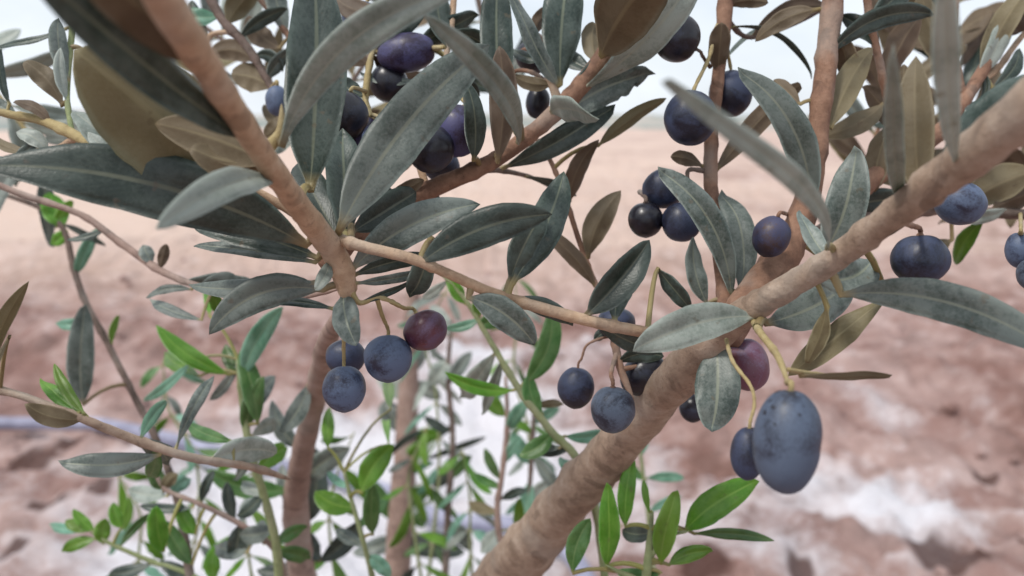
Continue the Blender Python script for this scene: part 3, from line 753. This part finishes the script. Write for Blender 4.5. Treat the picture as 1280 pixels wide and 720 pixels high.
leaves(Kt, [
 (78, 132, 30, 80, 30, .0, 'K', -8, 0, {'db': .33}),
 (82, 36, -10, 54, 9, .0, 'D', 6, 40),
 (86, 100, 74, 22, 24, .0, 'T', 6, 20),
 (86, 130, 76, 60, 16, .0, 'P', 6, 20),
 (100, 60, 150, 110, 34, .01, 'T', -8, 20),
 (64, 155, 18, 130, 16, .0, 'B', -8, 20),
 (60, 190, 20, 165, 22, .0, 'P', -6, 20), (50, 178, 22, 210, 16, .0, 'D', -6, 20), (22, 146, -30, 130, 22, .0, 'T', -6, 20),
 (150, 200, 90, 140, 40, .0, 'P', -6, 20), (176, 208, 110, 165, 26, .0, 'P', 6, 20),
 (20, 205, -40, 190, 24, .0, 'P', 6, 20), (45, 192, -10, 170, 14, .01, 'K', 6, 20),
 (12, 130, 2, 60, 12, .0, 'D', 6, 20), (-5, 150, -20, 90, 12, .0, 'P', 6, 20),
])
leaves(Kx, [
 (320, 78, 262, 70, 30, .0, 'B', -12, 10), (318, 70, 352, 90, 18, .0, 'D', 10, 20), (350, 60, 310, 20, 30, .0, 'B', 6, 20),
 (262, 48, 240, 0, 20, .0, 'D', 6, 20), (300, 48, 360, 12, 20, .0, 'D', 6, 20), (285, 30, 330, -20, 34, .0, 'K', 6, 20),
 (340, 110, 290, 95, 40, .0, 'B', -6, 20), (335, 100, 372, 60, 20, .0, 'T', 6, 20), (352, 140, 330, 170, 24, .0, 'B', 6, 20),
 (250, 80, 230, 110, 16, .0, 'P', 6, 20), (262, 44, 212, 30, 20, .0, 'T', 6, 20), (275, 20, 205, 10, 26, .0, 'S', 6, 20),
 (360, 40, 345, -30, 30, .0, 'T', 6, 20), (375, 175, 330, 130, 22, .01, 'B', 4, 20), (366, 160, 402, 110, 26, .01, 'B', 4, 20),
 (385, 190, 420, 130, 40, .01, 'D', 4, 20), (372, 168, 320, 190, 22, .01, 'P', 4, 20),
])
leaves(Jh, [
 (200, 336, 208, 305, 15, .0, 'B', 0, 0), (190, 330, 178, 306, 20, .0, 'T', 0, 20), (250, 358, 300, 350, 30, .0, 'T', 0, 10),
 (240, 362, 182, 372, 12, .0, 'T', -6, 30), (252, 400, 185, 372, 16, .01, 'T', 4, 20), (262, 362, 270, 395, 18, .01, 'G', 4, 20),
 (130, 288, 84, 300, 10, .0, 'D', 2, 30), (230, 352, 330, 360, 26, .0, 'T', 2, 30),
])
leaves(K, [
 (80, 284, 62, 240, 34, .0, 'G', 2, 10), (84, 288, 62, 305, 18, .0, 'Y', 2, 10), (94, 345, 122, 285, 18, .0, 'S', 2, 10), (78, 280, 132, 308, 10, .0, 'D', 2, 30),
 (104, 506, 109, 380, 36, .0, 'T', 6, 0, {'db': .48}), (118, 398, 68, 404, 16, .0, 'S', 4, 10), (140, 430, 150, 395, 10, .0, 'Y', 4, 10),
 (70, 285, 92, 252, 16, .0, 'Y', 4, 10),
])
leaves(J3, [
 (104, 524, 30, 506, 28, -.01, 'B', 6, 0), (200, 568, 72, 574, 34, -.01, 'T', 10, 0),
 (12, 420, -60, 560, 10, .0, 'K', 0, 40, {'db': .31}), (-14, 466, 36, 352, 22, -.02, 'K', 8, 30),
 (108, 520, 50, 470, 20, .01, 'G', 4, 10), (106, 518, 68, 455, 16, .01, 'Y', 4, 10), (100, 516, 84, 478, 14, .02, 'G', 4, 10),
 (176, 548, 208, 502, 18, .02, 'S', 4, 10), (220, 560, 268, 468, 18, .02, 'T', 4, 20), (292, 552, 236, 530, 18, .03, 'M', 4, 10),
 (196, 558, 184, 598, 22, .03, 'M', 4, 10), (262, 575, 345, 566, 36, .03, 'P', 8, 20), (168, 548, 212, 585, 30, .03, 'T', 8, 20),
])
# ------------------------------------------------------------------ saplings and suckers behind
SG = 'young trunks and leafy shoots behind the branches'
def shoot(label, pts, bark_='green', name='olive_shoot', cat='shoot', **kw): return branch(label, pts, bark_, name, cat, SG, **kw)
T1 = shoot('smooth brown sapling trunk standing just left of and below the hanging blue olives', 
    [(428, 392, .34, 20), (408, 430, .40, 24), (396, 490, .47, 27), (380, 560, .52, 28), (370, 620, .56, 31), (374, 690, .58, 35), (385, 760, .58, 36)], 'lilac', 'olive_sapling', 'sapling', ground_end=-1)
T2 = shoot('blurred upright sapling trunk just right of the hanging blue olives, half covered in leaves',
    [(520, 330, .85, 14), (512, 420, .85, 20), (510, 500, .85, 26), (506, 580, .85, 29), (500, 650, .85, 32), (495, 760, .85, 34)], 'lilac', 'olive_sapling', 'sapling', ground_end=-1)
S1 = shoot('green sucker topped by one bright green and one mint leaf, left of hanging olives',
    [(298, 450, .45, 7), (303, 500, .45, 9), (312, 560, .45, 10), (330, 620, .46, 10), (345, 680, .47, 11), (350, 760, .48, 12)], ground_end=-1)
S2 = shoot('slender green shoot slanting from the tan twig down to the pale bough',
    [(545, 335, .42, 4), (582, 375, .42, 6), (612, 425, .42, 7), (650, 488, .42, 9), (690, 540, .42, 10), (722, 575, .42, 10), (745, 640, .42, 10), (760, 760, .42, 10)], ground_end=-1)
S3 = shoot('fresh bright green shoot at the bottom edge right of centre, leaves standing upright',
    [(815, 640, .36, 5), (812, 680, .36, 9), (808, 720, .36, 12), (800, 800, .37, 14)], ground_end=-1)
S4 = shoot('low green sprig in the bottom left corner with pale new leaves at its tip',
    [(112, 662, .5, 4), (135, 678, .5, 5), (190, 702, .5, 6), (245, 722, .5, 7), (300, 770, .5, 8)], ground_end=-1)
S5 = shoot('drooping leafy sprig of dark green leaves above the bottom left sprig',
    [(190, 575, .47, 6), (205, 610, .47, 6), (250, 630, .47, 6), (300, 655, .48, 7), (345, 690, .48, 7), (365, 760, .49, 8)], 'lilac', ground_end=-1)
S6 = shoot('leafy shoot between the two sapling trunks with two broad bright green leaves',
    [(430, 590, .47, 4), (442, 635, .47, 6), (455, 680, .47, 6), (470, 740, .48, 7)], ground_end=-1)
S7 = shoot('thin blurred shoot of small leaves rising between the sapling trunk and the pale bough',
    [(632, 470, .6, 4), (634, 530, .6, 6), (628, 590, .6, 7), (622, 650, .6, 8), (640, 760, .6, 9)], 'lilac', ground_end=-1)
S8 = shoot('wispy blurred shoot of grey green leaves close to the left edge of the pale bough',
    [(668, 500, .66, 4), (665, 560, .66, 6), (662, 610, .66, 6), (655, 700, .66, 8), (650, 770, .66, 8)], 'dark', ground_end=-1)
S9 = shoot('faint thin shoot behind the hanging pair of blue olives reaching to the bottom edge',
    [(565, 400, .75, 4), (560, 470, .75, 6), (566, 550, .75, 7), (560, 640, .75, 8), (555, 760, .75, 9)], 'dark', ground_end=-1)
S10 = shoot('small mint green shoot between the blue olive pair and the fresh bright shoot',
    [(800, 560, .6, 4), (806, 610, .6, 5), (812, 660, .6, 6), (820, 760, .6, 7)], ground_end=-1)
leaves(T1, [
 (382, 655, 392, 558, 34, .0, 'D', -8, 10), (368, 618, 438, 560, 32, -.01, 'T', 8, 0), (364, 612, 258, 588, 30, -.01, 'M', 10, 0),
 (398, 702, 452, 648, 28, .0, 'D', -6, 10), (402, 700, 388, 665, 24, .0, 'D', 6, 10), (392, 705, 320, 712, 24, .0, 'D', 6, 10),
 (372, 560, 340, 500, 24, .0, 'T', 6, 20), (385, 480, 350, 540, 26, .0, 'T', 6, 20), (376, 640, 352, 580, 22, .01, 'T', 6, 20),
])
leaves(T2, [
 (512, 560, 552, 545, 22, .0, 'G', 8, 10), (502, 602, 548, 548, 30, -.01, 'G', 8, 10), (492, 602, 542, 580, 18, .0, 'S', 6, 10),
 (540, 610, 570, 568, 22, -.01, 'D', -4, 10), (520, 560, 575, 528, 10, .01, 'D', 0, 20), (530, 575, 608, 546, 10, .01, 'D', 0, 20),
 (498, 650, 465, 600, 24, -.01, 'M', 4, 10), (500, 690, 560, 672, 26, .01, 'T', 4, 10), (488, 640, 540, 612, 30, .0, 'M', 4, 10),
 (505, 500, 475, 455, 26, .01, 'P', 4, 10), (512, 470, 535, 430, 26, .01, 'P', 4, 10), (500, 690, 582, 690, 26, .0, 'D', 4, 10),
 (508, 540, 480, 500, 30, .01, 'T', 4, 10), (512, 480, 550, 500, 22, .01, 'P', 4, 10), (498, 670, 440, 690, 24, .0, 'T', 4, 10),
 (500, 620, 530, 660, 26, .0, 'M', 4, 10),
])
leaves(S1, [
 (286, 468, 195, 407, 25, .0, 'G', 8, 0), (304, 472, 354, 384, 30, -.01, 'S', 8, 0), (322, 530, 300, 438, 30, .0, 'M', -4, 10),
 (302, 470, 282, 430, 20, .01, 'M', 4, 10), (306, 540, 330, 470, 26, .0, 'M', 4, 10), (312, 520, 345, 470, 24, .02, 'T', 4, 10),
 (262, 395, 270, 345, 18, .05, 'G', 4, 10), (300, 452, 262, 500, 14, .02, 'T', 4, 20), (318, 560, 288, 600, 14, .02, 'T', 4, 20),
 (314, 545, 350, 530, 22, .02, 'P', 4, 20), (250, 470, 205, 440, 22, .04, 'G', 4, 20), (240, 452, 180, 500, 14, .04, 'S', 4, 20),
 (322, 588, 360, 560, 26, .02, 'Y', 4, 20), (330, 615, 296, 645, 18, .01, 'D', 4, 20), (332, 618, 302, 600, 18, .01, 'P', 4, 20),
 (345, 660, 300, 668, 26, .01, 'T', 4, 20), (347, 680, 385, 660, 18, .01, 'M', 4, 20),
])
leaves(S2, [
 (641, 488, 556, 465, 20, -.005, 'G', 8, 0), (656, 478, 688, 380, 32, .0, 'M', -14, 0), (678, 518, 662, 468, 24, .0, 'M', 6, 10),
 (582, 380, 560, 340, 20, .0, 'G', 2, 10), (600, 396, 598, 372, 16, .0, 'G', 2, 10), (600, 410, 628, 400, 22, .0, 'M', 4, 10),
 (600, 398, 556, 410, 14, .0, 'S', 4, 10), (690, 540, 648, 568, 26, .0, 'M', 6, 10), (700, 560, 655, 556, 14, .01, 'T', 2, 10),
 (706, 545, 760, 540, 18, .01, 'S', -4, 10), (712, 562, 668, 562, 16, .01, 'D', 2, 10), (668, 508, 705, 505, 12, .01, 'K', 2, 10),
 (628, 448, 600, 520, 16, .02, 'P', 2, 10), (560, 350, 528, 372, 14, .02, 'P', 2, 10), (735, 610, 700, 570, 18, .02, 'S', 2, 10),
 (620, 440, 572, 500, 30, .05, 'P', 2, 10), (594, 392, 640, 378, 14, .02, 'T', 2, 10),
])
leaves(S3, [
 (758, 708, 757, 604, 30, -.01, 'G', -4, 0), (782, 658, 792, 571, 24, .0, 'G', 4, 10), (826, 704, 848, 614, 32, -.01, 'Y', 4, 0),
 (856, 664, 950, 603, 42, -.01, 'G', 8, 0), (868, 667, 968, 676, 16, .0, 'M', 4, 10), (716, 716, 738, 648, 30, .0, 'M', 6, 0),
 (822, 662, 778, 662, 24, .02, 'D', 6, 10), (836, 706, 892, 690, 22, .0, 'G', 6, 10), (826, 716, 770, 712, 20, .01, 'M', 6, 10),
 (812, 640, 806, 600, 10, .0, 'Y', 2, 20),
])
add_stem(S3, 'twig', [(812, 700, .36, 7), (830, 672, .358, 6), (862, 664, .355, 5)], 'green', .04, sides=8)
add_stem(S3, 'twig', [(806, 728, .36, 7), (780, 718, .358, 6), (757, 706, .355, 5)], 'green', .04, sides=8)
leaves(S4, [
 (115, 662, 82, 650, 16, .0, 'Y', 3, 10), (120, 674, 76, 690, 18, .0, 'G', -3, 10), (130, 680, 132, 648, 22, .0, 'Y', 3, 10), (152, 660, 142, 628, 18, .0, 'G', 3, 10),
 (118, 664, 92, 636, 16, .0, 'G', 3, 10), (150, 684, 190, 640, 12, .01, 'M', 3, 10), (190, 704, 135, 718, 20, .0, 'D', 3, 10), (110, 662, 60, 655, 14, .02, 'S', 3, 10),
 (268, 726, 266, 688, 22, .0, 'Y', 2, 0), (240, 720, 200, 700, 20, .0, 'D', 3, 10), (290, 730, 240, 735, 26, .0, 'M', 3, 10),
])
leaves(S5, [
 (204, 690, 196, 632, 28, -.01, 'G', 3, 0, {'db': .46}), (240, 706, 205, 650, 24, .0, 'M', 3, 10, {'db': .47}), (244, 668, 224, 628, 22, .0, 'G', 3, 10),
 (252, 628, 268, 588, 14, .0, 'D', 3, 10), (294, 650, 284, 602, 18, .0, 'D', 3, 10), (242, 634, 175, 632, 14, .0, 'D', 3, 10),
 (206, 612, 190, 580, 22, .0, 'M', 3, 10), (204, 615, 222, 592, 18, .0, 'K', 3, 10), (210, 620, 160, 612, 24, .02, 'P', 3, 10), (212, 618, 240, 598, 20, .02, 'S', 3, 10),
 (300, 655, 288, 700, 26, .01, 'D', 3, 10), (330, 680, 330, 650, 18, .01, 'T', 3, 10), (320, 670, 292, 690, 16, .01, 'T', 3, 10), (345, 690, 390, 700, 22, .02, 'M', 3, 10),
 (300, 655, 318, 620, 16, .02, 'P', 3, 10), (310, 690, 265, 680, 26, .02, 'T', 3, 10),
])
leaves(S6, [
 (452, 616, 492, 556, 34, .0, 'G', 6, 0, {'db': .46}), (443, 634, 394, 614, 30, .0, 'G', 6, 10), (466, 668, 466, 604, 24, -.01, 'M', 2, 10),
 (410, 560, 414, 508, 18, .02, 'Y', 2, 10), (448, 660, 485, 625, 18, .02, 'M', 2, 10), (455, 682, 420, 660, 18, .02, 'T', 2, 10), (460, 694, 488, 722, 20, .0, 'S', 2, 10),
 (486, 556, 484, 526, 12, .1, 'Y', 2, 10), (488, 512, 487, 478, 16, .1, 'G', 2, 10), (436, 610, 410, 590, 12, .02, 'S', 2, 10),
])
leaves(S7, [
 (651, 667, 650, 626, 16, -.05, 'Y', 2, 0), (632, 520, 606, 490, 22, .0, 'G', 2, 10), (634, 540, 660, 500, 20, .0, 'S', 2, 10),
 (626, 600, 606, 560, 14, .0, 'M', 2, 10), (628, 610, 590, 590, 12, .0, 'M', 2, 10), (624, 640, 585, 628, 16, .0, 'K', 2, 10), (630, 580, 652, 545, 14, .0, 'S', 2, 10),
 (622, 660, 600, 690, 22, .0, 'P', 2, 10), (634, 690, 660, 660, 22, .0, 'T', 2, 10), (626, 625, 660, 612, 14, .0, 'D', 2, 10),
])
leaves(S8, [
 (664, 580, 640, 540, 22, .0, 'S', 2, 10), (662, 600, 650, 660, 22, .0, 'S', 2, 10), (666, 570, 700, 620, 20, .0, 'T', 2, 10), (668, 530, 700, 510, 16, .0, 'S', 2, 10),
 (660, 630, 690, 600, 20, .0, 'P', 2, 10), (666, 540, 640, 520, 12, .0, 'G', 2, 10),
])
leaves(S9, [
 (560, 450, 535, 480, 28, .0, 'P', 2, 10), (562, 480, 590, 440, 20, .0, 'T', 2, 10), (564, 540, 530, 520, 14, .0, 'D', 2, 10),
 (562, 600, 590, 570, 16, .0, 'M', 2, 10), (560, 650, 590, 690, 22, .0, 'T', 2, 10), (562, 640, 540, 610, 14, .0, 'M', 2, 10), (566, 420, 540, 380, 24, .0, 'P', 2, 10),
])
leaves(S10, [
 (808, 598, 855, 598, 14, .0, 'S', 2, 10), (806, 600, 780, 575, 14, .0, 'M', 2, 10), (802, 570, 812, 540, 12, .0, 'S', 2, 10), (812, 640, 852, 620, 12, .0, 'S', 2, 10),
 (770, 660, 745, 620, 18, .0, 'P', 2, 10, {'db': .6}),
])

def fine_shoot(label, pts, kinds, seed, step=26, ln=(.022, .042), wd=(.005, .009)):
    pts = [(x + 14 * math.sin(y * .021 + seed), y, d, w_ * .6) for (x, y, d, w_) in pts]
    o = shoot(label, pts, 'green', ground_end=-1, sides=8)
    auto_leaves(o, catmull(pts, 7), step, ln, wd, kinds, seed, spread=(25, 60))
fine_shoot('fine bushy shoot low between the smooth sapling trunk and the bottom left sprig', [(318, 560, .62, 3), (300, 620, .62, 5), (318, 680, .62, 6), (330, 770, .62, 7)], 'GDMYG', 21)
fine_shoot('fine shoot of narrow leaves just right of the smooth sapling trunk', [(430, 540, .66, 3), (420, 600, .66, 5), (425, 660, .66, 6), (420, 770, .66, 7)], 'GYMG', 22)
fine_shoot('fine leafy shoot in front of the blurred second sapling trunk', [(530, 530, .74, 3), (522, 590, .74, 5), (528, 650, .74, 6), (520, 770, .74, 7)], 'GMDY', 23)
fine_shoot('fine pale shoot at the bottom edge midway to the pale bough', [(590, 560, .74, 3), (596, 620, .74, 5), (580, 680, .74, 6), (585, 770, .74, 7)], 'GSPY', 24)
fine_shoot('fine shoot with yellow green tips low at the far left of the saplings', [(150, 590, .7, 3), (165, 640, .7, 5), (160, 690, .7, 6), (170, 770, .7, 7)], 'YGMS', 25)
fine_shoot('fine shoot rising left of the sucker with the mint leaf', [(215, 450, .75, 3), (222, 510, .75, 5), (240, 570, .75, 6), (235, 660, .75, 6), (230, 770, .75, 7)], 'SGTM', 26)
fine_shoot('fine shoot behind the wine red olive and the tan twig', [(560, 360, .8, 3), (545, 420, .8, 4), (550, 490, .8, 5), (535, 600, .8, 6), (540, 770, .8, 7)], 'PSTM', 27, 34)
fine_shoot('fine shoot directly behind the slender slanting green shoot', [(650, 340, .8, 3), (660, 400, .8, 4), (640, 470, .8, 5), (650, 560, .8, 6), (655, 770, .8, 7)], 'SGPM', 28, 34)

# farther twigs that thicken the crown at the top of the picture
BGD = 'leafy twigs farther back in the crown'
def back_twig(label, pts, bark_, kinds, seed, step=34, ln=(.035, .055), wd=(.008, .013)):
    o = branch(label, pts, bark_, group=BGD, sides=8)
    auto_leaves(o, catmull(pts, 7), step, ln, wd, kinds, seed)
    return o
back_twig('leafy twig far back, right of the tall upright leaf and behind dark olives', [(400, 190, .55, 6), (430, 120, .55, 6), (470, 50, .55, 7), (500, -60, .55, 7)], 'dark', 'BDBK', 1, 30)
back_twig('leafy twig far back in the crown above the central curved leaf', [(640, 120, .55, 6), (620, 70, .55, 6), (600, 10, .55, 7), (590, -60, .55, 7)], 'dark', 'BDDT', 2, 44)
back_twig('leafy twig far back in the upper right corner, nearest the upright reddish branch', [(1080, 240, .5, 6), (1095, 170, .5, 6), (1120, 100, .5, 7), (1130, 20, .5, 8), (1140, -70, .5, 8)], 'red', 'BKBTP', 3, 30)
back_twig('leafy twig far back in the upper right corner, nearest the right edge', [(1290, 250, .5, 8), (1250, 215, .5, 7), (1215, 160, .5, 7), (1190, 80, .5, 7), (1200, -40, .5, 7)], 'red', 'BKBD', 5, 34)
back_twig('leafy twig far back by the right edge below the dark horizontal branch', [(1400, 215, .45, 9), (1320, 225, .45, 8), (1250, 232, .45, 7), (1200, 240, .45, 6)], 'dark', 'KBK', 6, 26, (.02, .035))
back_twig('leafy twig far back in the upper left corner behind the slanting tan branch', [(330, 110, .55, 6), (290, 60, .55, 6), (240, 20, .55, 6), (180, -50, .55, 7)], 'dark', 'DTBPK', 8, 34)
back_twig('sparse twig with pale leaves far back at the left edge above the cream twig clump', [(-60, 60, .5, 6), (-10, 110, .5, 6), (30, 160, .5, 6), (70, 215, .5, 6)], 'straw', 'PPKT', 9, 34)

# ------------------------------------------------------------------ olives
OG = 'olives hanging from the branches'
def olive(cx, cy, rx, ry, d, kind, label, att=None, ang=0, mids=(), sc='straw', sw=4.5):
    c = at(cx, cy, d); k = d / F
    o = thing('olive', label, 'olive', c, OG)
    a = R(ang); axis = (UP * math.cos(a) + RIGHT * math.sin(a)); e1 = (RIGHT * math.cos(a) - UP * math.sin(a)); e2 = axis.cross(e1)
    V = []; nu, nv = 30, 40; Fc = []
    rnd = random.Random(int(cx * 3 + cy)); sd_ = rnd.uniform(0, 99)
    for i in range(nu + 1):
        th = math.pi * i / nu
        for j in range(nv):
            ph = 2 * math.pi * j / nv
            rr = math.sin(th) ** (.88 if ry > rx * 1.2 else .96) * (1 + .04 * math.cos(th)); h = math.cos(th)
            if i < 3: h -= .035 * (3 - i) / 3        # little hollow round the stalk
            if i >= nu - 1 and ry < 60: h -= .012 * (i - nu + 2)   # nipple at the blossom end
            q = Vector((rr * math.cos(ph), rr * math.sin(ph), h))
            if ry > 60:      # pinched on its right side at mid height
                q.x *= 1 - .075 * math.exp(-((h + .02) / .22) ** 2) * .6 * max(0, math.cos(ph)); q.x += .01 * (h > 0) * math.sin(math.pi * h)
            q *= 1 + (.035 if ry < 60 else .03) * noise.noise(q * 1.6 + Vector((sd_, 0, 0))) + .006 * noise.noise(q * 6 + Vector((sd_, 0, 0)))
            V.append(e1 * q.x * rx * k + e2 * q.y * rx * k + axis * q.z * ry * k)
    for i in range(nu):
        for j in range(nv):
            Fc.append((i*nv + j, (i+1)*nv + j, (i+1)*nv + (j+1) % nv, i*nv + (j+1) % nv))
    me = mesh('fruit', V, Fc); link('fruit', me, OM[kind], o, c)
    topp = c + axis * ry * k * .95
    if att is None: att = (cx + ry * .5 * math.sin(a), cy - ry - 22)
    dist, s, near = nearest(None, att[0], att[1])
    if len(att) == 3: A0 = at(*att)
    else: A0 = at(s[0], s[1], s[2])
    ctrl = [A0] + [at(*m_) if len(m_) == 3 else at(m_[0], m_[1], lerp(s[2] if len(att) == 2 else att[2], d, .5)) for m_ in mids] + [topp + axis * .002, topp - axis * .0005]
    P = [Vector(p) for p in catmull([tuple(p) for p in ctrl], 7)]
    r = sw * .5 * k
    rad = [r * (1 + .5 * (1 - i / len(P)) ** 3 + (.5 if i > len(P) - 4 else 0) + .12 * math.sin(i * 2.1)) for i in range(len(P))]
    V, Fc = tube_data(P, rad, 8, .08, cx)
    link('stalk', mesh('stalk', V, Fc, c), BARK[sc], o, c)
    return o
olive(984, 552, 42, 65, .205, 'speckled', 'largest olive, long slate-blue with dark specks, hanging at lower right', (985, 478), 4, sw=7)
olive(935, 567, 22, 33, .232, 'navy', 'dark olive half hidden behind the left side of the largest speckled olive', (908, 425, .272), 4, [(916, 452, .25), (938, 482, .24), (943, 505, .236)])
olive(934, 456, 27, 33, .302, 'rosy', 'rosy purple half-ripe olive hanging just above and left of the largest olive', (908, 412), -14, sw=6)
olive(430, 486, 27, 29, .285, 'blue', 'lowest blue olive of the bunch under the left node', (436, 384), 0, [(430, 425)])
olive(485, 448, 30, 30, .285, 'blue', 'round blue olive in the middle of the bunch under the left node', (470, 372), 0, [(478, 395)])
olive(532, 413, 28, 25, .288, 'wine', 'wine red olive, rightmost of the bunch under the left node', (492, 376), -30, [(505, 385)])
olive(432, 446, 25, 22, .305, 'navy', 'small dark olive peeping out above the lowest blue olive of the left bunch', (440, 380), 0)
olive(720, 485, 23, 26, .325, 'navy', 'small round dark olive hanging on a thin curved stalk left of the pale bough', (768, 420), 6, [(748, 424), (733, 432), (727, 448)], 'red', 3)
olive(766, 512, 28, 29, .30, 'slate', 'dusty slate olive resting against the left side of the pale bough', (772, 440), 0, [(764, 465)], 'red', 5)
olive(805, 468, 25, 31, .325, 'black', 'dark olive tucked into the angle between the reddish twig and the pale bough', (776, 460), 60, sc='red')
olive(770, 404, 24, 20, .325, 'navy', 'dark blue olive behind the tan twig under the drooping dark leaves', (764, 390), 0, sc='red')
olive(866, 510, 17, 18, .36, 'black', 'small dark olive peeping from behind the hanging grey leaf below the bough', (880, 440, .32), 0)
olive(913, 117, 27, 29, .345, 'navy', 'dark olive hanging before the slim twig, right one of the pair against the sky', (903, 40), 0, sw=4)
olive(863, 148, 33, 34, .318, 'navy', 'larger dark olive, left one of the pair against the sky, partly behind a blurred leaf', (905, 18), 8, [(893, 40, .335), (887, 70, .33)], sw=5)
olive(845, 47, 30, 30, .325, 'black', 'black olive high against the sky under the tip of a long brown leaf', (888, 84, .34), 120, [(878, 70, .335)], 'dark', 4)
olive(829, 236, 25, 26, .33, 'navy', 'topmost olive of the tight dark trio below the sky pair', (889, 218), 70, [(862, 212)], 'dark', 5)
olive(807, 275, 22, 22, .325, 'black', 'lower left olive of the tight dark trio', (800, 240, .345), 0, sc='dark', sw=5)
olive(851, 278, 25, 24, .322, 'navy', 'lower right olive of the tight dark trio, touching the long grey leaf', (888, 262), 50, sc='dark')
olive(964, 296, 23, 26, .30, 'ripening', 'olive with a brown patch hanging between the long grey leaves right of centre', (985, 268, .33), 20, sc='red')
olive(1150, 325, 35, 32, .265, 'navy', 'round navy olive hanging under the bough at right, with a dark dent', (1118, 278), 0, [(1140, 282)], 'red', 6)
olive(1200, 254, 31, 27, .27, 'blue', 'blue olive behind the bough, above and right of the round navy olive', (1172, 260), 20)
olive(1276, 313, 18, 23, .29, 'blue', 'blue olive cut off by the right edge of the picture, upper one of two', (1270, 268), 0)
olive(1290, 343, 18, 20, .28, 'slate', 'slate olive almost wholly outside the right edge, lower one of two', (1310, 270), 0)
olive(452, 24, 25, 22, .36, 'blue', 'pale blue olive at the top edge above the curved pale leaf', (478, 0), 20)
olive(508, 66, 24, 36, .34, 'purple', 'deep purple olive lying under the curved pale leaf near the top', (462, 60), 80)
olive(486, 104, 24, 24, .345, 'black', 'dark olive deep behind the forked stalks under the curved pale leaf', (464, 66), 20)
olive(470, 40, 26, 26, .38, 'purple', 'purple olive hidden behind the curved pale leaf beside the pale blue one', (478, 10), 20)
olive(346, 126, 14, 19, .38, 'blue', 'small bright blue olive left of the tall upright leaf', (350, 100), 0)
olive(428, 146, 32, 33, .305, 'black', 'black olive in the shade right of the tall upright leaf', (456, 110), 20)
olive(450, 176, 30, 32, .318, 'purple', 'shaded purple olive below the black one beside the big central leaf', (460, 120), 20)
olive(470, 174, 18, 20, .30, 'blue', 'blue olive peeping out at the left margin of the big central leaf', (460, 140), 20)
olive(573, 164, 30, 33, .318, 'purple', 'purple-blue olive right of the big central leaf, split by a narrow dark leaf', (545, 100), 10)
olive(538, 186, 30, 30, .312, 'black', 'nearly black olive left of and below the split purple-blue one', (525, 150), 0)
olive(552, 208, 23, 20, .345, 'navy', 'dark olive wedged just above the reddish branch right of the big central leaf', (536, 190, .35), 0)
olive(590, 62, 17, 17, .37, 'black', 'small black olive near the top edge left of the brown upright leaf', (562, 50), 60, sc='red')
olive(672, 128, 15, 20, .36, 'black', 'small dark olive just left of the leafy fork on the reddish branch', (690, 108), 10, sc='red')
olive(666, 72, 22, 20, .37, 'black', 'dark olive high behind the leafy fork, crossed by reddish stalks', (664, 40), 30, sc='red', sw=7)

for w_ in WARN: print('FAR LEAF', w_)
